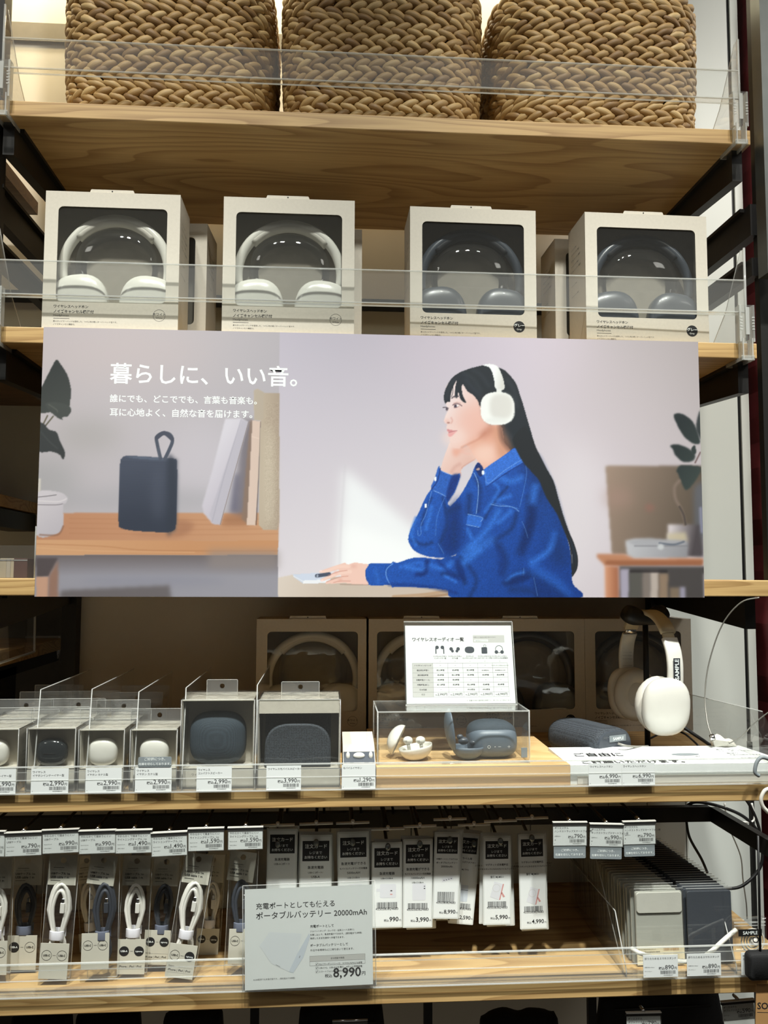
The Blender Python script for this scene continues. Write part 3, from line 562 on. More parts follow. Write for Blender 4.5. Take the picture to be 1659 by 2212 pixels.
    # hand on the notebook
    hs = (228, 190, 178)
    poly(Cc([(640, 245), (690, 230), (760, 238), (812, 250), (784, 300), (786, 370), (812, 424), (740, 424), (640, 418), (600, 400), (560, 330), (550, 270)]), hs, .7)
    for l, a_, b_ in (([(620, 262), (520, 280), (440, 305), (385, 310)], 9, 5.5), ([(640, 300), (540, 325), (470, 355), (395, 385)], 9.5, 6), ([(650, 360), (560, 380), (500, 395), (440, 410)], 9, 5.5), ([(650, 395), (560, 402), (480, 412)], 6, 4), ([(600, 245), (500, 275), (420, 300)], 7, 4.5)):
        stroke(Cc(l), a_, hs, .8, 1, wd2=b_)
    stroke(Cc([(350, 348), (460, 332)]), 8, (74, 80, 98), .8); elli(*Cc([(355, 350)])[0], 2, 3.6, (150, 158, 176), .6)
    for l, a_, b_ in (([(640, 262), (540, 268), (450, 300), (395, 312)], 7.5, 5), ([(650, 310), (550, 325), (470, 358), (398, 385)], 7.5, 5)): stroke(Cc(l), a_, (232, 198, 186), .8, 1, wd2=b_)
    for l in ([(620, 300), (540, 312), (450, 345)], [(630, 350), (540, 362), (440, 400)], [(650, 395), (560, 395), (500, 408)]): stroke(Cc(l), 1.3, (190, 128, 114), .9, .8)
    elli(*Cc([(385, 306)])[0], 3, 1.6, (240, 214, 212), .6); elli(*Cc([(398, 388)])[0], 3, 2, (240, 214, 212), .6); stroke(Cc([(560, 424), (700, 428), (810, 428)]), 1.6, (140, 110, 98), 1.2, .6); elli(*Cc([(680, 262)])[0], 7, 4, (206, 152, 140), 3, .5); elli(*Cc([(520, 315)])[0], 4, 3, (214, 156, 142), 2, .6); elli(*Cc([(560, 380)])[0], 4, 3, (214, 156, 142), 2, .6)
    # ---- left picture
    xl = 604.5
    left = [(0, 650), (605.5, 650), (604, 720), (600, 1400), (0, 1400)]
    poly(left, grad((180, 172, 176), (176, 172, 180), (80, 720), (600, 1100)), .6, 1, False)
    elli(260, 760, 200, 50, (186, 174, 176), 40, .7); elli(440, 1000, 90, 90, (196, 190, 200), 40, .6); elli(190, 940, 70, 36, (160, 156, 156), 22, .7); elli(110, 1040, 60, 50, (150, 150, 152), 25, .6); elli(300, 1080, 200, 22, (158, 156, 162), 16, .6)
    poly([(0, 1108), (602, 1108), (601, 1170), (0, 1170)], grad((178, 128, 98), (192, 146, 112), (90, 1110), (600, 1160)), 1.5, 1, False)
    poly([(0, 1166), (601, 1168), (600, 1199), (0, 1199)], grad((200, 154, 116), (188, 138, 100), (100, 1168), (400, 1199)), .8, 1, False)
    for y in (1120, 1130, 1141, 1152): stroke([(150, y), (420, y+3), (600, y+1)], 1.5, (164, 112, 80), 2, .4)
    stroke([(80, 1175), (220, 1180), (330, 1189), (600, 1190)], 1.6, (164, 112, 76), 1.5, .6); stroke([(80, 1183), (200, 1190), (420, 1193)], 1.2, (214, 170, 130), 1.5, .6)
    poly([(0, 1199), (600, 1199), (600, 1320), (0, 1320)], grad((104, 96, 98), (144, 142, 152), (300, 1199), (300, 1245)), .8, 1, False)
    poly([(450, 1190), (601, 1190), (601, 1228), (450, 1228)], (138, 128, 126), 8, .7, False); elli(330, 1255, 160, 10, (132, 132, 146), 8, .7)
    poly(E_([(230, 2120), (1090, 2080), (1110, 2200), (210, 2200)]), (96, 90, 92), 4, .9, False)
    poly(E_([(30, 1860), (205, 1860), (130, 2010), (30, 2020)]), (80, 72, 74), 2, 1, False); poly(E_([(30, 2010), (130, 2010), (125, 2200), (30, 2200)]), (186, 146, 124), 1.5, 1, False); poly(E_([(130, 2010), (205, 1880), (205, 2200), (125, 2200)]), (140, 108, 94), 2.5, 1, False)
    # leaves
    lf = (50, 55, 55)
    poly(E_([(190, 285), (225, 320), (280, 410), (307, 520), (300, 620), (285, 660), (150, 700), (40, 700), (40, 580), (90, 470), (140, 370)]), grad((46, 50, 50), (62, 66, 64), (120, 790), (140, 880)), .9)
    poly(E_([(110, 630), (200, 625), (290, 650), (308, 690), (280, 735), (240, 742), (238, 762), (200, 745), (150, 705), (120, 670)]), (66, 70, 68), .9); stroke(E_([(130, 640), (190, 680), (200, 700)]), 2, (96, 98, 92), 1.2, .7)
    stroke(E_([(120, 730), (85, 800)]), 3, (96, 90, 74), 1); stroke(E_([(165, 735), (100, 815)]), 3, (92, 88, 74), 1)
    poly(E_([(40, 800), (90, 795), (130, 840), (190, 860), (215, 920), (258, 1020), (245, 1080), (215, 1040), (150, 1015), (40, 1005)]), (54, 57, 58), .9); stroke(E_([(60, 850), (130, 930), (200, 990)]), 2, (72, 76, 76), 2, .6)
    # white tub
    poly(E_([(30, 1225), (68, 1230), (66, 1345), (30, 1345)]), (196, 190, 182), 1, 1, False)
    poly(E_([(30, 1355), (200, 1335), (280, 1380), (262, 1430), (245, 1440), (245, 1600), (190, 1672), (30, 1675)]), grad((196, 190, 196), (178, 172, 180), (80, 1080), (140, 1140)), 1)
    stroke(E_([(40, 1378), (120, 1370), (190, 1360)]), 1.4, (70, 66, 70), .8, .8); stroke(E_([(40, 1438), (180, 1440), (240, 1432)]), 1.4, (96, 90, 96), .8, .8); stroke(E_([(40, 1405), (200, 1415), (270, 1392)]), 3, (208, 202, 206), 1, .8); stroke(E_([(60, 1678), (200, 1678), (246, 1610)]), 3, (130, 94, 76), 2, .8)
    # portable speaker
    poly(E_([(690, 1640), (800, 1665), (1120, 1670), (1160, 1560), (1290, 1600), (1180, 1690), (900, 1690)]), (150, 104, 80), 5, .6)
    spk = grad((70, 76, 92), (52, 58, 72), (330, 1000), (345, 1120))
    poly(E_([(698, 1110), (712, 1070), (745, 1050), (900, 1055), (1080, 1068), (1135, 1075), (1152, 1110), (1150, 1380), (1143, 1600), (1120, 1645), (1060, 1660), (950, 1655), (800, 1645), (710, 1625), (686, 1590), (690, 1350)]), spk, .8)
    poly(E_([(745, 1052), (900, 1057), (1090, 1072), (1000, 1082), (820, 1070)]), (88, 98, 116), 1.2, .9)
    poly(E_([(1075, 1080), (1135, 1080), (1152, 1120), (1143, 1600), (1110, 1648), (1075, 1650)]), (48, 54, 66), 4, .8)
    elli(*E_([(1000, 1350)])[0], 14, 60, (84, 90, 106), 10, .5)
    for i in range(64): y = 1090+i*8.6; stroke(E_([(705, y), (880, y+6), (1075, y+10)]), .8, (44, 49, 62), .6, .35)
    stroke(E_([(1020, 1070), (995, 960), (990, 900), (1040, 868), (1095, 880), (1115, 930), (1090, 1000), (1055, 1072)]), 7.5, (74, 80, 94), .8); stroke(E_([(990, 905), (1050, 868), (1112, 915)]), 9, (70, 74, 88), .8); stroke(E_([(1003, 985), (1010, 1060)]), 2, (96, 102, 116), 1.2, .6)
    # books
    poly(G([(500, 600), (600, 600), (620, 1500), (440, 1440)]), (104, 98, 106), 6, .8, False)
    poly(G([(440, 1080), (480, 1080), (470, 1430), (390, 1430)]), (96, 94, 112), 5, .8, False); poly(G([(340, 1440), (560, 1440), (560, 1540), (320, 1540)]), (150, 104, 76), 6, .7, False)
    poly(G([(355, 590), (500, 590), (560, 620), (310, 1530), (240, 1520), (165, 1430), (150, 1360), (240, 1050)]), grad((206, 202, 212), (190, 184, 196), (440, 1000), (500, 1040)), 1.5, 1, False)
    poly(G([(500, 600), (562, 622), (310, 1530), (245, 1522), (215, 1440)]), (180, 176, 188), 1.2, .9, False); stroke(G([(495, 600), (350, 1080), (240, 1500)]), 2, (160, 156, 170), 1.2, .6); stroke(G([(560, 622), (310, 1528)]), 1.2, (104, 88, 78), .7, .7)
    poly(G([(575, 600), (600, 610), (560, 1530), (500, 1480), (540, 1000)]), (134, 112, 98), 2, .9, False)
    poly(G([(595, 608), (668, 612), (650, 1100), (622, 1538), (545, 1532), (570, 1100)]), (208, 186, 174), .9, 1, False); stroke(G([(592, 750), (655, 768)]), 1.2, (226, 206, 194), .8, .8); stroke(G([(668, 620), (650, 1100), (628, 1530)]), 1.6, (66, 54, 52), 1, .8)
    poly(G([(610, 340), (640, 328), (700, 362), (834, 366), (834, 1500), (820, 1575), (690, 1575), (650, 1530), (665, 700), (668, 610), (610, 600)]), grad((184, 170, 152), (166, 150, 134), (555, 900), (602, 900)), .9, 1, False)
    elli(*G([(740, 1100)])[0], 14, 110, (196, 184, 166), 8, .7); poly(G([(612, 340), (640, 330), (700, 362), (690, 600), (612, 600)]), (176, 164, 150), 1.5, .8, False)
    # weave noise in the linen book and denim
    rs = np.random.RandomState(3); nz = rs.randn(*U.shape)
    mk = ((U > 572) & (U < 603) & (V > 870) & (V < 1140)); img[mk] += (nz[mk]*5)[:, None]
    bl = (img[..., 2] > img[..., 0]*1.7) & (img[..., 2] > 90) & (U > 780); n2 = blur(rs.randn(*U.shape), .5)*6; img[bl] *= (1+n2[bl]*.012)[:, None]
    m2 = (U > xl-2) & (U < xl); 
    return np.clip(img, 0, 255), X, Z
img, GX, GZ = paint()
def srgb2lin(a): a = a/255.; return np.where(a <= .04045, a/12.92, ((a+.055)/1.055)**2.4)
def poster():
    t = thing('poster', ((BX0+BX1)/2, BY, BZ0), 'wide poster showing a woman in a blue denim shirt wearing white headphones', 'poster')
    me = bpy.data.meshes.new('printed_face'); n = (GW+1)*(GH+1)
    co = np.stack([GX-(BX0+BX1)/2, np.zeros_like(GX), GZ-BZ0], -1).reshape(-1, 3)
    idx = np.arange(n).reshape(GH+1, GW+1); q = np.stack([idx[:-1, :-1], idx[:-1, 1:], idx[1:, 1:], idx[1:, :-1]], -1).reshape(-1, 4)
    me.vertices.add(n); me.vertices.foreach_set('co', co.ravel()); me.loops.add(q.size); me.loops.foreach_set('vertex_index', q.ravel())
    me.polygons.add(len(q)); me.polygons.foreach_set('loop_start', np.arange(0, q.size, 4)); me.update(calc_edges=True); me.validate()
    ca = me.color_attributes.new('print', 'FLOAT_COLOR', 'POINT'); c4 = np.ones((n, 4)); c4[:, :3] = srgb2lin(img).reshape(-1, 3)*.96; ca.data.foreach_set('color', c4.ravel())
    m, nt, out = nodes('poster_print'); b = nt.nodes.new('ShaderNodeBsdfPrincipled'); at = nt.nodes.new('ShaderNodeVertexColor'); at.layer_name = 'print'
    nt.links.new(at.outputs[0], b.inputs['Base Color']); b.inputs['Roughness'].default_value = .45; nt.links.new(b.outputs[0], out.inputs[0]); MATS['poster_print'] = m
    me.materials.append(m); o = bpy.data.objects.new('printed_face', me); COL.objects.link(o); o.parent = t
    W = (BX1-BX0)/2; H = BZ1-BZ0
    MB().box(-W, W, .0004, .005, 0, H).build('foam_board', ['off_white'], t)
    MB().box(-.40, -.34, .005, .0265, .37, .41).box(.34, .40, .005, .0265, .37, .41).build('mount', ['black'], t)
    def ln(s, px0, px1, py, bold, nm):
        mb = MB(); a = P(px0, py, BY); b = P(px1, py, BY)
        mb.text(s, a.x-t.location.x, a.z-BZ0, -.00015, width=(b-a).length, m=0, bold=bold); mb.build(nm, ['ink_white'], t)
    ln('暮らしに、いい音。', 237, 642, 824, .013, 'headline'); ln('誰にでも、どこででも、言葉も音楽も。', 237, 555, 867, .012, 'subline'); ln('耳に心地よく、自然な音を届けます。', 237, 545, 897, .012, 'subline')
    return t
poster()

# ------------------------------------------------------------------ baskets
def basket_mesh(wd=.345, dp=.30, h=.27, r=.075):
    mb = MB(); uvs = []; per = [];
    def outline(s):   # rounded rectangle by arc length, returns point, tangent, normal
        a, b = wd-2*r, dp-2*r; q = PI*r/2; L = 2*(a+b)+4*q; s = s % L
        for k, (ln_, typ) in enumerate(((a, 's'), (q, 'c'), (b, 's'), (q, 'c'), (a, 's'), (q, 'c'), (b, 's'), (q, 'c'))):
            if s <= ln_: break
            s -= ln_
        st = [(-a/2, -dp/2), (a/2, -dp/2+r), (wd/2, -b/2), (a/2, b/2), (a/2, dp/2), (-a/2, b/2), (-wd/2, b/2), (-a/2, -b/2)][k]
        if typ == 's':
            d = [(1, 0), None, (0, 1), None, (-1, 0), None, (0, -1), None][k]
            return (st[0]+d[0]*s, st[1]+d[1]*s), d, (d[1], -d[0])
        an = {1: -90, 3: 0, 5: 90, 7: 180}[k]; t = math.radians(an)+s/r
        nn = (math.cos(t), math.sin(t)); return (st[0]+r*nn[0], st[1]+r*nn[1]), (-nn[1], nn[0]), nn
    Lp = 2*((wd-2*r)+(dp-2*r))+2*PI*r; rows = 12; rh = h/rows; rr = random.Random(5)
    n, k = 8, 8
    for row in range(rows):
        dirn = 1 if rr.random() < .72 else -1; st = 45+rr.choice((-2, 0, 2)); off = rr.random(); step = Lp/st
        fl = 1+.045*math.sin(min(1, row/9)*PI*.5)
        for i in range(st):
            for half in (0, 1):
                s = (i+off+.5*half)*step+rr.uniform(-.0012, .0012)
                (px, py), tg, nn = outline(s); px *= fl; py *= fl
                z = (row+.5)*rh+(.27 if half else -.27)*rh+rr.uniform(-.0008, .0008)
                tilt = (1 if half else -1)*dirn*rr.uniform(.34, .50)*-1
                ln_ = step*rr.uniform(.78, .92); wdt = rh*rr.uniform(.31, .37); thk = .0085
                c = Vector((px, py, z)); T = Vector((tg[0], tg[1], 0)); Nn = Vector((nn[0], nn[1], 0)); Zv = Vector((0, 0, 1))
                ax = T*math.cos(tilt)+Zv*math.sin(tilt); cr = Zv*math.cos(tilt)-T*math.sin(tilt)
                tip = dirn; v = []
                for a in range(k+1):
                    u = a/k; x = (u-.5)*2; wv = (math.sin(PI*u**(.85 if tip > 0 else 1.15)))**.7+.02
                    bend = .0035*(1-x*x)-.0015
                    for b in range(n):
                        th = 2*PI*b/n
                        v.append(c+ax*(x*ln_)+cr*(math.cos(th)*wdt*wv)+Nn*(math.sin(th)*thk*wv*.8+bend))
                f = [tuple(range(n))]+[(a*n+b, (a+1)*n+b, (a+1)*n+(b+1) % n, a*n+(b+1) % n) for a in range(k) for b in range(n)]+[tuple(range(k*n, (k+1)*n))[::-1]]
                mb.add(v, f, 0, True)
                for fc in f:
                    for q in fc: uvs.append(((q % n)/n, (q//n)/k+rr.random()*0))
    return mb, uvs, (wd, dp, h, r)
bm_, uvs, (bw, bd, bh, br) = basket_mesh()
def mkbasket(label, x, w_):
    t = thing('woven_basket', (x, .202, ZA), label, 'basket', 'woven baskets on the top shelf')
    o = bm_.build('braided_wall', ['straw'], t)
    uvl = o.data.uv_layers.new(name='UVMap'); uvl.data.foreach_set('uv', np.array(uvs).ravel())
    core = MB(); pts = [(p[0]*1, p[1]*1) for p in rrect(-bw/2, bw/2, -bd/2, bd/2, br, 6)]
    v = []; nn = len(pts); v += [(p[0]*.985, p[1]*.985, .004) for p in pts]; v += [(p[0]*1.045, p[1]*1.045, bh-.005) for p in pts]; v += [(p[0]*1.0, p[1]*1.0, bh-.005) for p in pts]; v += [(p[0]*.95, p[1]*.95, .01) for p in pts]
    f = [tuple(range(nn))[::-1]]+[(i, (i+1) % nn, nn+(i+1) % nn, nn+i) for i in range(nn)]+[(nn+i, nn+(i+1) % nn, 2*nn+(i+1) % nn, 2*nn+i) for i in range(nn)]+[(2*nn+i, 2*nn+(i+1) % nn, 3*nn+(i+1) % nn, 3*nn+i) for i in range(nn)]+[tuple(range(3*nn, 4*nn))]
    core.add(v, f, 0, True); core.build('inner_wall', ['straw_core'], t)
    return t
xs = [((P(a, 150, .06).x+P(b, 150, .06).x)/2, P(b, 150, .06).x-P(a, 150, .06).x) for a, b in ((121, 585), (607, 1050), (1076, 1526))]
bk = mkbasket('leftmost of the three braided straw baskets, in front of the warm glowing wall', xs[0][0], xs[0][1]); bk.scale.x = xs[0][1]/.37
b2 = dup(bk, (xs[1][0], .202, ZA), 'middle of the three braided straw baskets on the top shelf', (0, 0, PI)); b2.scale.x = xs[1][1]/.37
b3 = dup(bk, (xs[2][0], .202, ZA), 'rightmost of the three braided straw baskets, next to the grey upright', (0, 0, 0)); b3.scale.x = -xs[2][1]/.37

# ------------------------------------------------------------------ acrylic guards on the two upper boards
def guard(zt, yl, lab, pyl, pyr):
    # pyl: rows of the strip (top, bottom) measured at the left
    t = thing('acrylic_guard', (.09, -.012, zt), lab, 'shelf guard', 'clear acrylic guards along the upper shelf fronts')
    ztop, zbot = pyl; X0, X1 = XL+.02-.09, XR-.028-.09
    mb = MB().box(X0, X1, -.0012, .0012, zbot-zt, ztop-zt, 0)
    mb.box(X0, X1, -.0016, .0016, ztop-zt-.0015, ztop-zt, 1).box(X0, X1, -.0016, .0016, zbot-zt, zbot-zt+.0015, 1).box(X0, X1, .0012, .016, zbot-zt, zbot-zt+.002, 0).box(X0, X1, .0152, .016, zbot-zt, zbot-zt+.0025, 1)
    mb.build('strip', ['clear_card', 'acrylic_edge'], t)
    for s, nm in ((X0, 'l'), (X1, 'r')):
        c = MB(); x0, x1 = s-.013, s+.013
        c.box(x0, x1, -.004, -.001, .004, zbot-zt+.012, 0).box(x0, x0+.003, -.004, .010, -.002, zbot-zt+.012, 1).box(x1-.003, x1, -.004, .010, -.002, zbot-zt+.012, 1).box(s-.003, s+.003, -.0055, -.004, .01, zbot-zt+.008, 1)
        c.box(x0+.003, x1-.003, -.004, -.0005, -.03, .004, 0).box(x0+.004, x0+.006, -.0045, .0105, -.032, .004, 1).box(x1-.006, x1-.004, -.0045, .0105, -.032, .004, 1)
        c.box(x0+.002, x1-.002, -.004, .052, -TH-.0065, -TH-.001, 0).box(x0+.002, x1-.002, -.004, -.002, -TH-.007, -TH+.001, 1).box(x0+.002, x0+.004, -.004, .052, -TH-.007, -TH-.001, 1).box(x1-.004, x1-.002, -.004, .052, -TH-.007, -TH-.001, 1).box(x0+.002, x1-.002, .05, .052, -TH-.007, -TH-.001, 1)
        for k in range(5): c.box(x0+.0005, x0+.005, -.0048, -.004, .018+k*.005, .020+k*.005, 1).box(x1-.005, x1-.0005, -.0048, -.004, .018+k*.005, .020+k*.005, 1)
        c.build('clip', ['clear_card', 'acrylic_edge'], t)
        fn = MB(); h = ztop-zt+.055; xx = s+(.0 if nm == 'l' else -.0)
        pts = [(0, .0), (0, h), (.012, h), (.07, .07), (.15, .0)]
        v = [(xx-.001, a, b) for a, b in pts]+[(xx+.001, a, b) for a, b in pts]; n = len(pts)
        fn.add(v, [tuple(range(n)), tuple(range(n, 2*n))[::-1]]+[(i, n+i, n+(i+1) % n, (i+1) % n) for i in range(n)], 0)
        fn.tube([(xx, 0, 0), (xx, 0, h)], .0022, 6, 1); fn.tube([(xx, .012, h), (xx, .07, .07), (xx, .15, 0.002)], .0008, 5, 1)
        fn.build('side_fin', ['acrylic', 'acrylic_edge'], t)
    return t
guard(ZA, 0, 'clear acrylic guard strip in front of the woven baskets', (P(400, 98, -.012).z, P(400, 163, -.012).z), 0)
guard(ZB, 0, 'clear acrylic guard strip in front of the standing boxed headphones', (P(400, 571, -.012).z, P(400, 645, -.012).z), 0)

# ------------------------------------------------------------------ boxed headphones
HW, HH, HD = .214, .2265, .092
def hp_box(loc, label, grey, rz=0, group='headphone boxes', tabx=0.0):
    t = thing('headphone_box', loc, label, 'box', group, (0, 0, rz))
    mb = MB(); W = HW/2; wx, z0, z1 = .0865, .045, .2015
    ringhole(mb, -W, W, 0, HH, -wx, wx, z0, z1, .008, 0, .0012, 0)
    mb.box(-W, -W+.0012, .0012, HD, 0, HH).box(W-.0012, W, .0012, HD, 0, HH).box(-W, W, .0012, HD, HH-.0012, HH).box(-W, W, .0012, HD, 0, .0012).box(-W, W, HD-.0012, HD, 0, HH)
    mb.box(-W+.0012, W-.0012, .05, .052, .0012, HH-.0012, 2)
    mb.text('ワイヤレスヘッドホン', -.089, .0345, width=.054, bold=.02).text('ノイズキャンセル機能付', -.089, .0262, width=.063, bold=.022).text('Headphones', -.089, .0203, width=.024)
    mb.rect(-.089, -.064, .0165, .0172); mb.text('柔らかいイヤーパッドを使用した、つけ心地の軽いオーバーヘッド型です。', -.089, .0110, width=.100, m=1); mb.text('ノイズキャンセル機能付。', -.089, .0062, width=.034, m=1)
    if grey: mb.disc(.077, .025, .0098); mb.text('グレー', .077, .0250, -.0007, size=.0062, m=3, bold=.02, al='C').text('Grey', .077, .0195, -.0007, size=.0042, m=3, al='C')
    else: mb.ringd(.077, .025, .0098, .0005); mb.text('ホワイト', .077, .0250, -.0005, size=.0052, bold=.01, al='C').text('White', .077, .0195, -.0005, size=.0042, al='C')
    # print on the sides
    for sx in (-1, 1):
        T = (lambda s: (lambda X, Z: (s*(W+.0004), HD/2+s*X, Z)))(sx)
        for i, (zz, ww) in enumerate(((.185, .03), (.176, .045), (.165, .05), (.155, .04), (.145, .052), (.12, .03), (.10, .04))): mb.text('ワイヤレスヘッドホン 機能付', -.03, zz, width=ww, T=T, m=1)
    mb.build('carton', ['carton', 'ink', 'carton_in', 'ink_white'], t)
    tb = MB().prism([(-.036, 0), (.036, 0), (.034, .0052), (.033, .006), (-.033, .006), (-.034, .0052)], .003, .0042, 0); tb.disc(0, .0032, .0013, .0029, 1)
    tb.build('hang_tab', ['carton', 'ink'], t, (tabx, 0, HH))
    MB().box(-wx-.003, wx+.003, .0016, .002, z0-.003, z1+.003).build('window_film', ['blister'], t)
    MB().ell((0, .034, .118), .068, .022, .062, 0, 28, 12, 2.6, 2.2).build('blister_dome', ['blister'], t)
    return t
def boxed_hp(bx, label, grey, group='headphones inside boxes'):
    rz = bx.rotation_euler.z; t = thing('boxed_headphones', bx.location+Vector((0, .0, .0012)), label, 'headphones', group, (0, 0, rz))
    m1 = 'grey_plastic' if grey else 'white_plastic'; m2 = 'grey_pad' if grey else 'white_soft'
    R = .0850; zc = .106; arc = [(-R*1.0*math.cos(a)*-1*-1, .026, zc+R*math.sin(a)) for a in np.linspace(-.25, PI+.25, 40)]
    n = len(arc); rad = [.0068+.0022*math.sin(PI*i/(n-1))**.5 for i in range(n)]
    MB().tube(arc, .008, 12, 0, rad=rad).build('headband', [m1], t)
    pad = MB().tube([(-(R-.004)*math.cos(a), .026, zc+(R-.004)*math.sin(a)) for a in np.linspace(.7, PI-.7, 20)], .0084, 10, 0); pad.build('headband_pad', [m2], t)
    for s in (-1, 1):
        c = MB(); M = Matrix.Rotation(s*.12, 3, 'Y'); c.ell((s*.054, .024, .046), .046, .020, .0495, 0, 30, 18, 3.2, 2.5, M=M)
        cp = c.build('ear_cup', [m1], t)
        MB().ell((s*.052, .036, .038), .041, .014, .043, 0, 24, 12, 3, 2.6).build('ear_cushion', [m2], cp)
        MB().tube([(s*.083, .026, .088), (s*.073, .027, .076)], .0042, 10).build('hinge', [m1], t)
    return t
Y2 = .006
def boxx(pl, pr, py, Y): return (P(pl, py, Y).x+P(pr, py, Y).x)/2
H = []
for pl, pr, g, rz, nm in ((97, 392, 0, 0, 'white badge box, first from the left on the upper board'), (483, 767, 0, 0, 'white badge box, second from the left on the upper board'), (887, 1162, 1, .01, 'grey badge box, third from the left on the upper board'), (1268, 1533, 1, .015, 'grey badge box, rightmost on the upper board')):
    b = hp_box((boxx(pl, pr, 430, Y2), Y2+(0 if pl < 800 else .014), ZB), 'beige headphone box with '+nm, g, rz, 'headphone boxes standing in front on the upper board', -.003); H.append(b)
    boxed_hp(b, ('dark grey' if g else 'white')+' headphones in the upper box '+nm.split(', ')[1].replace(' on the upper board', '')+' above the poster', g)
src = H[0]
dup(H[0], (boxx(97, 392, 430, Y2)+.028, Y2+.115, ZB), 'second headphone box hidden behind the leftmost one on the upper board', (0, 0, -.05), 'headphone boxes standing behind on the upper board')
dup(H[1], (boxx(483, 767, 430, Y2)+.017, Y2+.115, ZB), 'second headphone box hidden behind the second one from the left', (0, 0, 0), 'headphone boxes standing behind on the upper board')
dup(H[3], (boxx(1268, 1533, 430, Y2)-.020, Y2+.13, ZB), 'second headphone box hidden behind the rightmost one on the upper board', (0, 0, .02), 'headphone boxes standing behind on the upper board')
Y3 = .285
for k, (pl, pr, g, nm, tx) in enumerate(((557, 794, 0, 'leftmost in the dark back row, behind the two speaker boxes', -.01), (794, 1027, 0, 'second in the dark back row, behind the comparison chart', .0), (1029, 1262, 1, 'third in the dark back row, above the black sample speaker', -.02), (1263, 1492, 1, 'rightmost in the dark back row, behind the display headphones', -.0))):
    b = hp_box((boxx(pl, pr, 1350, Y3), Y3, ZD), 'beige headphone box, '+nm, g, 0, 'headphone boxes in the back row of the middle shelf', tx)
    b2_ = boxed_hp(b, ('dark grey' if g else 'white')+' headphones inside the box '+nm.split(' in the')[0]+' in the back row', g); b.scale.z = b2_.scale.z = .962

# ------------------------------------------------------------------ price tags
def price_tag(px0, px1, pyb, Y, lines, price, label, zb=None, rot=0, group=None, w_=None, h_=None, holder=False, smalls=(), out_of=False, pyt=None):
    a = P(px0, pyb, Y); b = P(px1, pyb, Y); wd = w_ or (b.x-a.x); h = h_ or .0335
    if pyt is not None: h = P(px0, pyt, Y).z-a.z
    t = thing('price_tag', ((a.x+b.x)/2, Y, zb if zb is not None else a.z), label, 'price tag', group, (0, rot, 0))
    mb = MB().box(-wd/2, wd/2, 0, .0006, 0, h, 0); k = wd/.051
    for i, l in enumerate(lines):
        mb.text(l, -wd/2+.0022*k, h-.0062*k-i*.0048*k, size=.0036*k, m=1, bold=.008)
    for i, l in enumerate(smalls): mb.text(l, -wd/2+.0022*k, h-.0175*k-i*.0055*k, size=.0018*k, m=1)
    mb.text(price, wd/2-.0062*k, .0105*k, size=.0088*k, m=1, bold=.006, al='R').text('円', wd/2-.0018*k, .0105*k, size=.0042*k, m=1, al='R', bold=.01)
    v, f, aa, bb = tgeo(price, .006); mb.text('税込', wd/2-.0068*k-(bb-aa)*.0088*k, .0105*k, size=.0044*k, m=1, al='R', bold=.02)
    mb.bars(wd/2-.026*k, .0042*k, .023*k, .0048*k, seed=hash(label) % 97); mb.text('4550584886467', wd/2-.0145*k, .0018*k, size=.0021*k, al='C'); mb.rect(-wd/2+.0022*k, -wd/2+.0026*k, .0022*k, .0034*k)
    mb.build('paper_card', ['paper', 'ink'], t)
    if holder:
        hd = MB().box(-wd/2-.001, wd/2+.001, -.001, .002, h-.0008, h+.0035, 0).box(-wd/2-.001, wd/2+.001, -.0016, -.0006, -.0006, h+.0035, 1).box(-wd/2-.001, wd/2+.001, -.0022, .003, h+.0032, h+.0046, 2)
        hd.build('holder', ['black_metal', 'acrylic', 'white_plastic'], t)
        MB().tube([(0, -.001, h+.006), (0, .012, h+.006)], .0024, 8).build('hook_end', ['chrome'], t)
    if out_of:
        hb = -.019*k
        mo = MB().prism(rrect(-wd/2+.001, wd/2-.001, hb, .001, .0015, 3), .0008, .0014, 0); mo.text('ご好評につき、', 0, hb+.0105*k, .0005, size=.0042*k, m=1, al='C', bold=.01).text('在庫を切らしております。', 0, hb+.0040*k, .0005, width=.044*k, m=1, al='C', bold=.012)
        mo.build('stock_notice', ['label_grey', 'ink_white'], t)
    return t
ZT = ZD+.0015
G3 = 'price tags on the rail of the middle shelf'
price_tag(-48, 33, 1715, -.127, ('ワイヤレス', 'イヤホンインナーイヤー型'), '2,990', 'price tag cut off by the left edge of the picture, 2,990 yen', ZT, 0, G3)
price_tag(66, 147, 1712, -.127, ('ワイヤレス', 'イヤホンインナーイヤー型'), '2,990', '2,990 yen price tag under the black earbud case', ZT, 0, G3)
price_tag(184, 262, 1711, -.127, ('ワイヤレス', 'イヤホン カナル型'), '2,990', '2,990 yen price tag under the white earbud case, no grey notice', ZT, 0, G3)
price_tag(291, 370, 1710, -.127, ('ワイヤレス', 'イヤホン カナル型'), '2,990', '2,990 yen price tag topped by a grey sold out notice', ZT, 0, G3)
price_tag(424, 500, 1708, -.127, ('ワイヤレス', 'コンパクトスピーカー'), '2,990', '2,990 yen price tag under the round-cornered compact speaker box', ZT, 0, G3)
price_tag(575, 650, 1707, -.127, ('ワイヤレスモバイルスピーカー',), '3,990', '3,990 yen price tag under the wide mobile speaker box', ZT, 0, G3)
price_tag(738, 811, 1704, -.127, ('モバイルイヤホン',), '1,290', '1,290 yen price tag under the small wired earphone box', ZT, 0, G3)
price_tag(1272, 1343.2, 1697, -.127, ('ワイヤレスヘッドホン',), '6,990', 'left of the two adjoining 6,990 yen price tags', ZT, 0, G3, h_=.031)
price_tag(1343.8, 1415, 1696, -.127, ('ワイヤレスヘッドホン',), '6,990', 'right of the two adjoining 6,990 yen price tags', ZT, 0, G3, h_=.031)
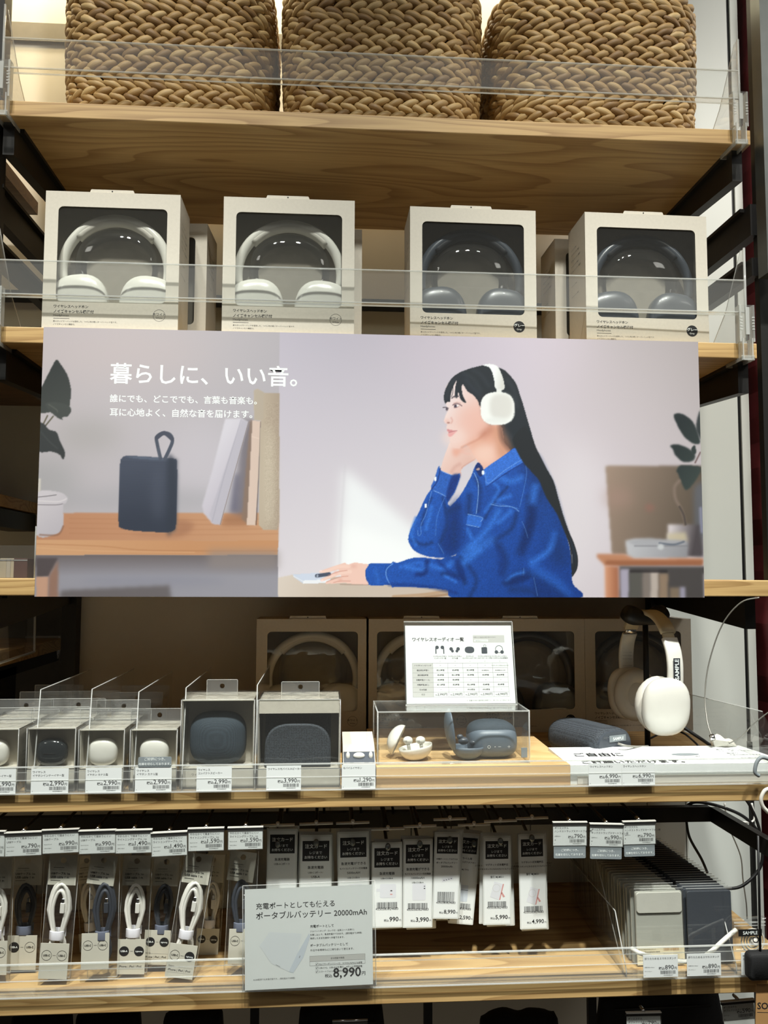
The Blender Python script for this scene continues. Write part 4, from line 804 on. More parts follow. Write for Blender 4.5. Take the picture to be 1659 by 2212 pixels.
# sold-out notice card over the fourth tag
a = P(298, 1661, -.1275); b = P(370, 1661, -.1275); zt = P(330, 1635, -.1275).z
t = thing('stock_notice', ((a.x+b.x)/2, -.1275, ZT+.0335), 'grey sold out notice above a price tag on the middle shelf rail', 'sign')
wd = b.x-a.x; mb = MB().prism(rrect(-wd/2, wd/2, 0, zt-ZT-.0335, .002, 3), 0, .0006, 0); mb.text('ご好評につき、', 0, .0095, size=.0046, m=1, al='C', bold=.01).text('在庫を切らしております。', 0, .003, width=.044, m=1, al='C', bold=.012)
mb.build('card', ['label_grey', 'ink_white'], t)
# front rails of the two lower boards
def front_rail(z, h, label, x0=-.75, x1=.70):
    mb = MB().box(x0, x1, -.1262, -.1248, z-.001, z+h, 0).box(x0, x1, -.1275, -.124, z+h-.001, z+h+.0005, 1).box(x0, x1, -.128, -.1262, z, z+.0015, 1).box(x0, x1, -.1275, -.1262, z+h*.5, z+h*.5+.0008, 1).box(x0, x1, -.1248, -.10, z+.0002, z+.0014, 0).box(x0, x1, -.1248, -.1238, z+h*.78, z+h*.8, 1)
    return tag(mb.build('price_rail', ['clear_card', 'acrylic_edge']), label, 'rail')
front_rail(ZD, .037, 'clear price rail along the front edge of the middle shelf')
front_rail(ZE, .044, 'clear price rail along the front edge of the lowest shelf')

# ------------------------------------------------------------------ middle shelf: packages
def open_pack(name, pl, pr, pyt, Y, depth, label, cat, tabw=.05, header=0, lip=None, group=None, panel=.024, hole=True, tabh=.022):
    a = P(pl, pyt, Y); b = P(pr, pyt, Y); wd = b.x-a.x; h = a.z-ZD
    t = thing(name, ((a.x+b.x)/2, Y, ZD), label, cat, group); W = wd/2; D = depth; zf = P(pl, 1661, Y).z-ZD
    mb = MB().box(-W, W, D-.0015, D, 0, h).box(-W, -W+.001, .002, D, 0, h).box(W-.001, W, .002, D, 0, h).box(-W, W, 0, D, h-.001, h).box(-W, W, 0, D, 0, .001)
    mb.box(-W, W, 0, .001, 0, zf).box(-W, W, 0, D*.9, zf-.001, zf)
    mb.box(-W+.001, W-.001, panel, panel+.001, zf, h-.001)
    if header: mb.box(-W+.001, W-.001, -.001, .006, h-header, h)
    T = lambda X, Z: (W+.0004, D/2+X, Z)
    for zz in (.05, .045, .038, .034, .028): mb.text('ワイヤレスイヤホン', -.02, zz, width=.03, T=T, m=1)
    mb.bars(-W*.6, .010, .02, .004, -.0005); mb.text('ワイヤレス', -W*.7, .018, size=.004)
    mb.build('carton', ['carton', 'ink'], t)
    cv = MB().box(-W-.0012, W+.0012, -.0018, -.0012, 0, h+.001).box(W+.0006, W+.0012, -.0012, D, 0, h+.001).box(-W-.0012, -W-.0006, -.0012, D, 0, h+.001).box(-W-.0012, W+.0012, -.0018, D, h+.001, h+.0018)
    for sx in (-1, 1): cv.tube([(sx*(W+.001), -.0015, 0), (sx*(W+.001), -.0015, h+.001)], .0006, 5, 1)
    cv.tube([(-W, -.0015, h+.001), (W, -.0015, h+.001)], .0006, 5, 1)
    cv.build('clear_sleeve', ['film', 'acrylic_edge'], t)
    tb = MB(); tw = tabw/2; ringhole(tb, -tw, tw, 0, tabh, -.0035, .0035, tabh*.42, tabh*.42+.007, .0034, D*.5, D*.5+.0006, 0)
    tb.tube([(-tw, D*.5, 0), (-tw, D*.5, tabh-.001), (-tw+.001, D*.5, tabh), (tw-.001, D*.5, tabh), (tw, D*.5, tabh-.001), (tw, D*.5, 0)], .0004, 5, 1)
    tb.build('hang_tab', ['clear_card', 'acrylic_edge'], t, (0, 0, h+.0018))
    return t, wd, h, zf
Y3f = -.112
GE = 'earbud packages on the middle shelf'
def case(kind, mat, x, z, w_, h_, Y, label, e=2.8):
    t = thing('earbud_case', (x, Y, z), label, 'earbud case', 'earbud cases inside packages')
    mb = MB().ell((0, 0, h_/2), w_/2, .012, h_/2, 0, 36, 20, 2.6, e); mb.build('shell', [mat], t)
    pts = [(w_/2*math.cos(a)*.99*abs(math.cos(a))**(-.12) if abs(math.cos(a)) > .01 else 0, -.0102, h_*.6) for a in (0, PI)]
    if kind == 'flat': MB().tube([(-w_*.2, -.0123, h_*.5), (w_*.18, -.0123, h_*.5)], .0003, 5).build('lid_seam', ['ink'], t)
    else: MB().box(-w_*.22, w_*.22, -.006, .006, -.001, .001).build('foot', ['black'], t)
    return t
for (pl, pr, py, kind, mat, cl, cr, ct, cb, lab, lc) in ((-66, 40, 1576, 'flat', 'white_plastic', -36, 19, 1597, 1659, 'earbud package cut by the left picture edge, holding a tall white case', 'tall white earbud case cut by the left picture edge'),
        (61, 163, 1574, 'flat', 'glossy_dark', 80, 146, 1594, 1657, 'earbud package holding a glossy black case', 'glossy black earbud case in its clear-fronted package'),
        (173, 268, 1577, 'c', 'white_plastic', 192, 254, 1595, 1656, 'earbud package holding a white case, between the black case and the notice', 'white earbud case fully visible, right of the black case'),
        (284, 382, 1577, 'c', 'white_plastic', 303, 365, 1595, 1660, 'earbud package with a white case half covered by the grey notice', 'white earbud case half covered by the grey sold out notice')):
    t, wd, h, zf = open_pack('earbud_package', pl, pr, py, Y3f, .075, lab, 'package', wd if False else .088 if False else .082, group=GE)
    Yc = Y3f+.0145; a = P(cl, ct, Yc); b = P(cr, cb, Yc)
    case(kind, mat, (a.x+b.x)/2, max(b.z, ZD+zf+.0002) if kind == 'flat' else max(b.z, ZD+zf+.001), b.x-a.x, a.z-max(b.z, ZD+zf), Yc, lc, 2.5)
    base = t; n = {-66: 3, 61: 2, 173: 3, 284: 1}[pl] if pl != 284 else 0
    for q in range(n):
        d = dup(t, (t.location.x-.001*q+(.004 if q % 2 else .001), Y3f+.083*(q+1), ZD), 'empty-looking earbud package %s behind the %s' % (('directly', 'two places', 'three places')[q], {-66: 'leftmost one', 61: 'one with the black case', 173: 'one with the fully visible white case'}[pl]), None, 'earbud packages queued behind')
# speaker packages
t, wd, h, zf = open_pack('speaker_package', 394, 549, 1513, Y3f+.004, .085, 'square speaker package with a dark compact speaker behind clear film', 'package', .045, panel=.040)
Yc = Y3f+.026; a = P(411, 1538, Yc); b = P(530, 1650, Yc)
s = thing('compact_speaker', ((a.x+b.x)/2, Yc, b.z), 'dark blue-grey round-cornered compact speaker inside its package', 'speaker')
MB().ell((0, 0, (a.z-b.z)/2), (b.x-a.x)/2, .018, (a.z-b.z)/2, 0, 44, 26, 2.0, 3.0).build('body', ['speaker_cloth_teal'], s)
MB().ell((0, .006, (a.z-b.z)/2), (b.x-a.x)/2+.0008, .018, (a.z-b.z)/2+.0008, 0, 44, 16, 2.0, 3.0).build('rear_shell', ['grey_pad'], s)
t, wd, h, zf = open_pack('speaker_package', 559, 734, 1513, Y3f+.004, .085, 'wide speaker package with a beige header over a mesh-fronted speaker', 'package', .056, header=.0185, tabh=.019, panel=.062)
Yc = Y3f+.032; a = P(575, 1530, Yc); b = P(714, 1644, Yc)
s = thing('mobile_speaker', ((a.x+b.x)/2, Yc, ZD+zf), 'mesh-covered dark grey mobile speaker inside the package with beige header', 'speaker')
w2 = (b.x-a.x)/2; hh = a.z-ZD-zf
MB().prism(rrect(-w2, w2, 0, hh+.012, .012, 6), -.012, .028, 0, bev=.004, sm=False).build('body', ['speaker_cloth'], s)
arch = [(-w2, .001), (w2, .001)]+[(w2*math.copysign(abs(math.cos(q))**.62, math.cos(q)), hh*.25+hh*.52*math.sin(q)**.72) for q in np.linspace(.0, PI, 22)]
MB().prism(arch, -.024, -.010, 0, bev=.003).build('grille', ['speaker_cloth'], s)
# wired earphone box (small, lying back)
a = P(741, 1668, Y3f); b = P(811, 1668, Y3f); wd = b.x-a.x
t = thing('earphone_box', ((a.x+b.x)/2, Y3f, ZD), 'small slanted beige box for wired earphones next to the wooden riser', 'box')
zt = P(760, 1652, Y3f).z-ZD; zt2 = P(790, 1614, Y3f+.06).z-ZD
mb = MB(); W = wd/2; v = [(-W, 0, 0), (W, 0, 0), (W, .09, 0), (-W, .09, 0), (-W, 0, zt), (W, 0, zt), (W, .035, zt+.022), (-W, .035, zt+.022), (W, .09, zt+.03), (-W, .09, zt+.03)]
mb.add(v, [(0, 3, 2, 1), (0, 1, 5, 4), (4, 5, 6, 7), (7, 6, 8, 9), (1, 2, 8, 6, 5), (0, 4, 7, 9, 3), (2, 3, 9, 8)], 0)
S_ = lambda u, q: (u, .035*q-.0004, zt+.022*q+.0004)
mb.add([S_(-W*.96, .05), S_(W*.96, .05), S_(W*.96, .62), S_(-W*.96, .62)], [(0, 1, 2, 3)], 1)
mb.build('carton', ['carton', 'grey_plastic'], t)
MB().ell((0, .012, zt+.010), .0085, .004, .005, 0, 16, 10).ell((-.016, .012, zt+.010), .003, .003, .006, 0, 12, 8).ell((.017, .012, zt+.010), .003, .003, .006, 0, 12, 8).build('printed_picture', ['white_plastic'], t)
# acrylic dividers
def divider(pts, label, Y0=-.118, m='acrylic', y1=.16):
    # pts: pixel of the front upper corner and of the far end of the top edge
    (fx, fy), (bx, by) = pts; a = P(fx, fy, Y0+.02); b = P(bx, by, y1); b.x = a.x
    mb = MB(); x = a.x; z0 = ZD if a.z > ZD else ZE
    pr = [(Y0, z0), (Y0, z0+.012), (Y0+.02, a.z), (y1, a.z), (y1, z0)]
    v = [(x-.0008, p, q) for p, q in pr]+[(x+.0008, p, q) for p, q in pr]; n = 5
    mb.add(v, [tuple(range(n)), tuple(range(n, 2*n))[::-1]]+[(i, n+i, n+(i+1) % n, (i+1) % n) for i in range(n)], 0)
    mb.tube([(x, Y0, z0), (x, Y0, z0+.012), (x, Y0+.02, a.z), (x, y1, a.z)], .0009, 5, 1)
    return tag(mb.build('acrylic_divider', [m, 'acrylic_edge']), label, 'divider', 'clear dividers between the packages')
divider(((88, 1490), (200, 1448)), 'clear divider between the two leftmost earbud packages')
divider(((199, 1489), (297, 1445)), 'clear divider between the black and the white earbud cases')
divider(((300, 1495), (377, 1447)), 'clear divider between the two packages with white cases')
divider(((402, 1486), (450, 1447)), 'clear divider left of the compact speaker package')
divider(((556, 1480), (554, 1443)), 'clear divider between the two speaker packages')
x = .655
mb = MB().add([(x, -.118, ZD), (x, .43, ZD), (x, .43, P(1480, 1489, .3).z), (x, -.10, P(1659, 1537, -.10).z), (x, -.118, P(1659, 1560, -.1).z)], [(0, 1, 2, 3, 4)], 0)
mb.tube([(x, .43, P(1480, 1489, .3).z), (x, -.10, P(1659, 1537, -.10).z)], .0008, 5, 1); tag(mb.build('side_screen', ['smoke', 'acrylic_edge']), 'smoky clear side panel at the right end of the middle shelf', 'panel')

# wooden riser
a = P(813, 1655, -.112); b = P(1232, 1653, -.112); RZ = P(1000, 1655, -.112).z
t = thing('wooden_riser', ((a.x+b.x)/2, -.112, ZD), 'pale wooden riser carrying the clear display case', 'riser'); W = (b.x-a.x)/2; h = RZ-ZD
MB().box(-W, W, .0, .3, h-.006, h).build('top_board', ['oak_pale'], t); MB().box(-W, W, 0, .012, 0, h-.006).build('front_board', ['oak_pale'], t)
MB().box(-W, -W+.012, .012, .3, 0, h-.006).build('side_board', ['oak_pale'], t); MB().box(W-.012, W, .012, .3, 0, h-.006).build('side_board', ['oak_pale'], t)
# acrylic case
YC = -.098; a = P(816, 1540, YC); b = P(1143, 1543, YC); zt = a.z
t = thing('display_case', ((a.x+b.x)/2, YC, RZ), 'clear acrylic display case over earbud samples on the wooden riser', 'display case'); W = (b.x-a.x)/2; h = zt-RZ; D = .105
MB().box(-W, W, 0, .0025, 0, h).build('front_panel', ['acrylic'], t); MB().box(-W, W, D-.0025, D, 0, h).build('back_panel', ['acrylic'], t)
MB().box(-W, -W+.0025, .0025, D-.0025, 0, h).build('side_wall', ['acrylic'], t); MB().box(W-.0025, W, .0025, D-.0025, 0, h).build('side_wall', ['acrylic'], t); MB().box(-W, W, 0, D, h, h+.0025).build('lid', ['acrylic'], t)
e = MB()
for x in (-W, W): e.tube([(x, 0, 0), (x, 0, h+.002)], .0011, 6).tube([(x, D, 0), (x, D, h+.002)], .0009, 6).tube([(x, 0, h+.001), (x, D, h+.001)], .0012, 6)
e.tube([(-W, 0, h+.001), (W, 0, h+.001)], .0012, 6).tube([(-W, D, h+.001), (W, D, h+.001)], .0009, 6).tube([(-W, 0, .0006), (W, 0, .0006)], .0006, 6); e.build('edge_strip', ['acrylic_edge'], t)
MB().box(W-.012, W-.003, .001, .0022, .008, .022).build('sticker', ['label_grey'], t); MB().tube([(-.018, -.003, .002), (.010, -.003, .003)], .0022, 8).build('clip', ['clear_card'], t)
# things in the case
RZs = RZ+.0005
def opencase(px, py, Y, mat, label, sc=1.0, tiltlid=0.9, rz=0):
    p = PZ(px, py, RZ); t = thing('open_earbud_case', (p.x, Y, RZ), label, 'earbud case', None, (0, 0, rz)); r = .0205*sc
    MB().ell((0, 0, .0135*sc), r*1.05, r*.85, .0135*sc, 0, 32, 20, 2.2, 2.3).build('base', [mat], t)
    return t, r
t, r = opencase(892, 1640, -.068, 'white_plastic', 'open white earbud case on the riser inside the display case')
for c in list(t.children): bpy.data.objects.remove(c)
def bowl(R, hz, M, c, m, thick=.0018, e=2.3):
    mb = MB(); n = 32; k = 10; v = []
    for s in (1, -1):
        for i in range(k+1):
            ph = (PI/2)*i/k; rr = (R-(thick if s < 0 else 0))
            for j in range(n):
                th = 2*PI*j/n; cx = math.copysign(abs(math.cos(th))**(2/e), math.cos(th)); cy = math.copysign(abs(math.sin(th))**(2/e), math.sin(th))
                v.append(M @ Vector((rr*math.sin(ph)*cx, rr*.85*math.sin(ph)*cy, -(hz-(thick if s < 0 else 0))*math.cos(ph)))+Vector(c))
    f = []
    o = (k+1)*n
    for i in range(k):
        for j in range(n): j2 = (j+1) % n; f.append((i*n+j, i*n+j2, (i+1)*n+j2, (i+1)*n+j)); f.append((o+i*n+j, o+(i+1)*n+j, o+(i+1)*n+j2, o+i*n+j2))
    for j in range(n): j2 = (j+1) % n; f.append((k*n+j, k*n+j2, o+k*n+j2, o+k*n+j))
    return mb.add(v, f, 0, True)
R0 = Matrix.Rotation(-.18, 3, 'Y')
bowl(.0255, .021, R0, (.003, 0, .0205), 0).build('base', ['white_plastic'], t)
bowl(.0235, .017, Matrix.Rotation(-.5, 3, 'X') @ Matrix.Rotation(2.05, 3, 'Y'), (-.020, .018, .026), 0).build('lid', ['white_plastic'], t)
for sx, nm in ((-.008, 'a'), (.011, 'b')):
    MB().ell((sx, .002, .0285), .0075, .006, .006, 0, 18, 12).tube([(sx, .002, .028), (sx+.002, .0, .014)], .0028, 10).ell((sx-.004, -.004, .029), .0025, .002, .0025, 0, 10, 8).build('earbud', ['white_plastic'], t)
p = PZ(1001, 1634, RZ)
t = thing('open_earbud_case', (p.x, -.066, RZ), 'open blue-grey earbud case with its lid standing upright', 'earbud case')
bowl(.0245, .020, Matrix.Identity(3), (.004, 0, .0195), 0).build('base', ['blue_grey'], t); bowl(.031, .011, Matrix.Rotation(1.45, 3, 'Y') @ Matrix.Rotation(0, 3, 'Z'), (-.020, .0, .044), 0).build('lid', ['blue_grey'], t)
MB().ell((-.003, 0, .027), .008, .007, .006, 0, 18, 12).ell((-.008, 0, .033), .005, .004, .004, 0, 14, 8).build('earbud', ['grey_plastic'], t); MB().ell((.014, 0, .024), .008, .006, .005, 0, 18, 12).build('earbud', ['grey_plastic'], t)
Yc = -.045; a = P(1008, 1560, Yc); b = P(1114, 1632, Yc)
t = thing('compact_speaker', ((a.x+b.x)/2, Yc, RZ), 'blue-grey compact speaker with buttons inside the display case', 'speaker'); w2 = (b.x-a.x)/2
M = Matrix.Identity(3); mb = MB()
mb.ell((0, 0, .0245), w2, .034, .0245, 0, 44, 24, 3.0, 3.0); mb.build('body', ['blue_grey'], t)
MB().ell((0, .002, .033), w2*.985, .031, .0215, 0, 44, 20, 2.8, 2.6).build('cloth_top', ['speaker_cloth_teal'], t)
for dx, ch in ((-.010, '○'), (-.001, '・'), (.006, '－'), (.020, '＋')): MB().text(ch, dx, .018, -.0345, size=.006, m=0, al='C').build('button', ['ink_white'], t)
# comparison chart
a = P(879, 1526, -.045); b = P(1115, 1526, -.045); wd = b.x-a.x; zt = RZ+h
t = thing('comparison_chart', ((a.x+b.x)/2, -.042, RZ+h+.0040), 'white comparison chart of audio products standing on the display case', 'sign', None, (math.radians(-14), 0, 0)); W = wd/2
Hh = wd*.715; mb = MB().box(-W, W, 0, .0012, 0, Hh, 0); y = -.0005
mb.text('ワイヤレスオーディオ 一覧', -W+.011, Hh-.0245, y, width=.0815, m=1, bold=.022)
mb.rect(W-.062, W-.012, Hh-.027, Hh-.0155, y+.0001, 2); mb.text('店頭にない商品はお取り寄せできます。', W-.061, Hh-.0195, y, width=.036); mb.rect(W-.060, W-.038, Hh-.0255, Hh-.0222, y, 0); mb.text('無印良品 ネットストア', W-.058, Hh-.0250, y-.0001, width=.018)
tx0, tx1 = -W+.010, W-.0095; tz0, tz1 = .010, Hh-.059; c0 = .032; cw = (tx1-tx0-c0)/5; rhh = (tz1-tz0)/7
mb.rect(tx0, tx0+c0, tz0, tz1, y+.0001, 2)
for i in range(8): mb.rect(tx0, tx1, tz0+i*rhh-.00015, tz0+i*rhh+.00015, y, 3)
for xx in [tx0, tx0+c0]+[tx0+c0+cw*i for i in range(1, 6)]: mb.rect(xx-.00015, xx+.00015, tz0, tz1, y, 3)
rows_ = ['ノイズキャンセリング', '連続再生時間*1', '連続通話時間', '充電時間(ケース)', '充電時間(本体)', '防水性能', '価格']
cells = [['－', '－', '－', '－', 'アクティブノイズキャンセリング'], ['約3.5時間', '約6時間', '約10時間', '約13時間(50%)', '約70時間(ANC OFF)'], ['約3時間', '約3.5時間', '約3時間', '約5時間', '約40時間'], ['約2時間', '約2時間', '－', '－', '－'], ['約1.5時間', '約2時間', '約2.5時間', '約4時間', '約3時間'], ['－', '－', 'IPX5相当', 'IPX5相当', '－'], ['2,990円', '2,990円', '2,990円', '3,990円', '6,990円']]
for r_ in range(7):
    zc = tz1-(r_+.5)*rhh; mb.text(rows_[r_], tx0+c0/2, zc-.0010, y, size=.0028, al='C', bold=.02)
    for c_ in range(5):
        s_ = cells[r_][c_]; xx = tx0+c0+cw*(c_+.5)
        if r_ == 6: mb.text('税込', xx-.0092, zc-.0012, y, size=.0018, bold=.01).text(s_, xx-.0055, zc-.0014, y, width=.0145, bold=.01)
        else: mb.text(s_, xx, zc-.0010, y, size=.0029 if len(s_) < 9 else .0018, al='C', bold=.015)
for c_, (l1, l2) in enumerate((('ワイヤレスイヤホン', 'インナーイヤー型'), ('ワイヤレスイヤホン', 'カナル型'), ('ワイヤレス', 'コンパクトスピーカー'), ('ワイヤレスモバイル', 'スピーカー ループ付'), ('ワイヤレスヘッドホン', 'ノイズキャンセル機能付'))):
    xx = tx0+c0+cw*(c_+.5); mb.text(l1, xx, tz1+.0095, y, size=.0024, al='C', bold=.02).text(l2, xx, tz1+.0066, y, size=.0024, al='C', bold=.02); mb.text('∨', xx, tz1+.0018, y, size=.003, al='C', m=3)
    zi = tz1+.0205
    if c_ == 0:
        for s_ in (-1, 1): mb.disc(xx+s_*.0042, zi+.004, .0028, y, 4); mb.rect(xx+s_*.0062-.0008, xx+s_*.0062+.0008, zi-.006, zi+.003, y, 4)
    elif c_ == 1:
        for s_ in (-1, 1): mb.disc(xx+s_*.0055, zi+.0015, .0028, y, 4); mb.disc(xx+s_*.0035, zi-.0018, .0022, y, 4)
    elif c_ == 2: mb.flat([(xx+.0075*math.copysign(abs(math.cos(q))**.8, math.cos(q)), zi+.0052*math.copysign(abs(math.sin(q))**.8, math.sin(q))) for q in np.linspace(0, 2*PI, 28)[:-1]], y, 4)
    elif c_ == 3: mb.flat(rrect(xx-.0045, xx+.0045, zi-.006, zi+.004, .001), y, 4); mb.ringd(xx+.001, zi+.006, .0022, .0005, y, 4)
    else: mb.ringd(xx, zi+.001, .006, .0008, y, 4); mb.disc(xx-.0045, zi-.0035, .0028, y-.0001, 4); mb.disc(xx+.0045, zi-.0035, .0028, y-.0001, 4)
mb.text('※1 音量50%時の連続再生時間です。使い方により変わります。', W-.006, .0035, y, width=.07, m=3, al='R')
mb.build('printed_sheet', ['paper', 'ink', 'table_grey', 'ink_grey', 'grey_plastic'], t)
MB().box(-W-.002, W+.002, -.0022, -.0014, -.002, Hh+.006).box(-W-.002, W+.002, .002, .003, -.002, Hh+.006).tube([(-W-.002, 0, Hh+.006), (W+.002, 0, Hh+.006)], .0012, 6, 1).tube([(W+.002, 0, 0), (W+.002, 0, Hh+.006)], .0008, 6, 1).box(-W-.002, W+.002, -.004, .003, -.003, -.001, 1).build('clear_holder', ['acrylic', 'acrylic_edge'], t)

# ------------------------------------------------------------------ white info board
a = P(1233, 1656, -.115); zt = P(1400, 1653, -.115).z
t = thing('info_board', (a.x, -.113, ZD), 'white notice board lying flat in front of the display headphones', 'sign'); W = .335; h = zt-ZD; hb = .0
v = [(0, 0, 0), (W, 0, 0), (W-.03, .10, 0), (-.006, .10, 0), (0, 0, h), (W, 0, h), (W-.03, .10, h+.006), (-.006, .10, h+.006)]
mb = MB().add(v, [(0, 3, 2, 1), (4, 5, 6, 7), (0, 1, 5, 4), (1, 2, 6, 5), (2, 3, 7, 6), (3, 0, 4, 7)], 0)
T = lambda X, Z: (X, Z, h+.0005+Z*.06)
mb.text('ご自由に', .022, .048, width=.075, T=T, bold=.02).text('ご試聴いただけます。', .022, .010, width=.155, T=T, bold=.02)
mb.text('再生・停止', .255, .074, width=.03, T=T).text('ボタンを押してください', .255, .066, width=.055, T=T).text('曲送り', .262, .052, width=.018, T=T).text('音量の調節ができます', .262, .044, width=.05, T=T).text('電源 操作方法', .272, .028, width=.03, T=T)
mb.add([T(.195+.022*math.cos(q), .052+.006*math.sin(q)) for q in np.linspace(0, 2*PI, 20)[:-1]], [tuple(range(19))], 2); mb.text('戻る', .185, .038, width=.010, T=T).text('進む', .205, .038, width=.010, T=T)
mb.build('board', ['paper', 'ink', 'label_grey'], t)
MB().box(.01, W-.01, -.002, -.0005, .001, h*.45).build('lower_lip', ['white_soft'], t)

# ------------------------------------------------------------------ sample speaker
ax0 = P(1222, 1590, .10); ax1 = P(1322, 1600, -.005); d_ = (ax1-ax0); L_ = d_.length; ang = math.atan2(d_.y, d_.x)
t = thing('sample_speaker', ((ax0.x+ax1.x)/2, (ax0.y+ax1.y)/2, ZD), 'dark mesh sample speaker lying on its side with a grey end and label', 'speaker', None, (0, 0, ang))
def oval(x, k=1.0, n=36): return [(x, .040*k*math.copysign(abs(math.cos(q))**.8, math.cos(q)), .031+.030*k*math.copysign(abs(math.sin(q))**.8, math.sin(q))) for q in np.linspace(0, 2*PI, n, endpoint=False)]
mb = MB(); rings = [oval(-L_/2-.01, .55), oval(-L_/2-.004, .86), oval(-L_/2+.006, .98), oval(-L_/2+.02, 1), oval(L_/2-.012, 1), oval(L_/2, .97), oval(L_/2+.004, .9)]; n = 36
v = [q for r in rings for q in r]; f = [tuple(range(n))[::-1], tuple(range(6*n, 7*n))]+[(i*n+j, i*n+(j+1) % n, (i+1)*n+(j+1) % n, (i+1)*n+j) for i in range(6) for j in range(n)]
mb.add(v, f, 0, True).build('mesh_body', ['speaker_cloth'], t)
ec = MB(); r1 = oval(L_/2+.003, .86); r2 = oval(L_/2+.0065, .82); ec.add(r1+r2, [tuple(range(n, 2*n))]+[(j, (j+1) % n, n+(j+1) % n, n+j) for j in range(n)], 0)
TT = lambda X, Z: (L_/2+.0072, X, Z)
ec.text('スピーカー', -.024, .046, width=.02, T=TT, m=1).text('入力 DC5V', -.024, .014, width=.016, T=TT, m=1)
ec.build('end_cap', ['grey_plastic', 'ink_grey'], t)
st = MB().box(L_/2+.0070, L_/2+.0076, -.012, .022, .040, .050, 0); st.text('SAMPLE', -.005, .0425, width=.022, T=lambda X, Z: (L_/2+.0078, X, Z), m=1, bold=.02); st.build('sample_sticker', ['label_grey', 'ink_white'], t)
MB().tube([(L_/2+.005, .022, .02), (L_/2+.016, .024, .018), (L_/2+.02, .028, .014)], .0055, 10).build('plug', ['black'], t)
p0 = ax1+Vector((.018, -.02, -.01))
cb = [P(1335, 1606, -.03), P(1352, 1611, -.035), P(1375, 1613, -.02), P(1400, 1612, .0)]
tag(MB().tube(smooth(cb, 5, False), .0018, 8).build('plug_cable', ['wire_grey']), 'thin cable running from the sample speaker plug to the headphone stand', 'cable')

# ------------------------------------------------------------------ headphone stand with display headphones
YH = .085; base = PZ(1402, 1612, ZD+.003); sx_ = P(1397, 1500, YH).x
t = thing('headphone_stand', (sx_, YH, ZD), 'black headphone stand with a padded yoke on a flat base', 'stand'); ztop = P(1397, 1345, YH).z-ZD
MB().ell((0, 0, .0025), .062, .0025, .045, 0, 36, 8, 4, 2.4, M=Matrix.Rotation(PI/2, 3, 'X')).build('base', ['black_metal'], t)
MB().tube([(0, 0, .004), (0, 0, ztop)], .0048, 12).build('pole', ['black_metal'], t)
a_ = 1.0; ux = Vector((math.cos(a_), -math.sin(a_), 0)); wx_ = Vector((math.sin(a_), math.cos(a_), 0))
sad = [Vector((0, 0, ztop+.012))+Vector((.9, .2, 0))*s_+Vector((0, 0, -.010*(1-(s_/.04)**2)+.006)) for s_ in np.linspace(-.042, .042, 13)]
MB().tube(sad, .014, 16, rad=[.013, .0155, .016, .0155, .014, .013, .0125, .013, .014, .0155, .016, .0155, .013]).build('yoke', ['black'], t)
hz = ztop+.016
t2 = thing('display_headphones', (sx_+.004, YH-.004, ZD), 'white sample headphones hanging on the black stand', 'headphones', None, (0, 0, -math.radians(82)))
zt_ = hz+.002; band = []
for q in np.linspace(0, PI, 27): band.append((-.076*math.cos(q), 0, zt_-.085+.085*math.sin(q)**.8))
MB().strap([p for p in band if p[2] > zt_-.032], (0, 1, 0), .026, .009).build('headband', ['cream_strap'], t2)
for s_ in (-1, 1):
    mat_ = 'white_plastic'
    arm = [(s_*.0655, 0, zt_-.040), (s_*.076, 0, zt_-.058), (s_*.081, 0, zt_-.080), (s_*.081, 0, zt_-.100), (s_*.080, 0, zt_-.112)]
    am = MB().strap(smooth([Vector(p) for p in arm], 5, False), (0, 1, 0), .027, .0075).build('arm', [mat_], t2)
    MB().strap([(s_*.059, 0, zt_-.028), (s_*.0665, 0, zt_-.044)], (0, 1, 0), .020, .005).build('slider', ['chrome' if s_ < 0 else 'cream_strap'], t2)
    if s_ > 0:
        k_ = MB(); xq = .0865; k_.add([(xq, -.006, zt_-.106), (xq, .006, zt_-.106), (xq, .006, zt_-.070), (xq, -.006, zt_-.070)], [(0, 1, 2, 3)], 0)
        k_.text('SAMPLE', -.0165, -.0032, width=.033, m=1, bold=.02, T=lambda X, Z: (xq+.0004, -Z, zt_-.088+X)); k_.build('sample_sticker', ['grey_pad', 'ink_white'], am)
    else:
        k_ = MB(); xq = -.0765
        for zz in (-.070, -.076, -.082, -.088, -.100, -.108): k_.text('ワイヤレス Model', -.009, zz, width=.018, m=0, T=lambda X, Z: (xq, X, zt_+Z))
        k_.build('print', ['ink_grey'], am)
    zc_ = zt_-.148; M = Matrix.Rotation(s_*.10, 3, 'Y') @ Matrix.Rotation(PI/2, 3, 'Z')
    yo_ = -.016 if s_ > 0 else .004
    MB().ell((s_*.078, yo_, zc_), .041, .017, .047, 0, 36, 20, 2.6, 2.5, M=M).build('ear_cup', [mat_], t2)
    q_ = MB(); ring = [(s_*.055, yo_+.029*math.cos(a), zc_+.034*math.sin(a)) for a in np.linspace(0, 2*PI, 28, endpoint=False)]
    q_.tube(ring, .0125, 12, 0, closed=True).ell((s_*.062, yo_, zc_), .030, .006, .036, 0, 24, 8, 3, 2.4, M=Matrix.Rotation(PI/2, 3, 'Z')); q_.build('ear_cushion', ['white_soft'], t2)
    MB().tube([(s_*.080, 0, zt_-.106), (s_*.080, yo_*.5, zc_+.040)], .005, 10).build('pivot', [mat_], t2)
MB().ell((.088, .014, zt_-.125), .0035, .0012, .002, 0, 12, 6, M=Matrix.Rotation(PI/2, 3, 'Z')).build('port', ['grey_pad'], t2)
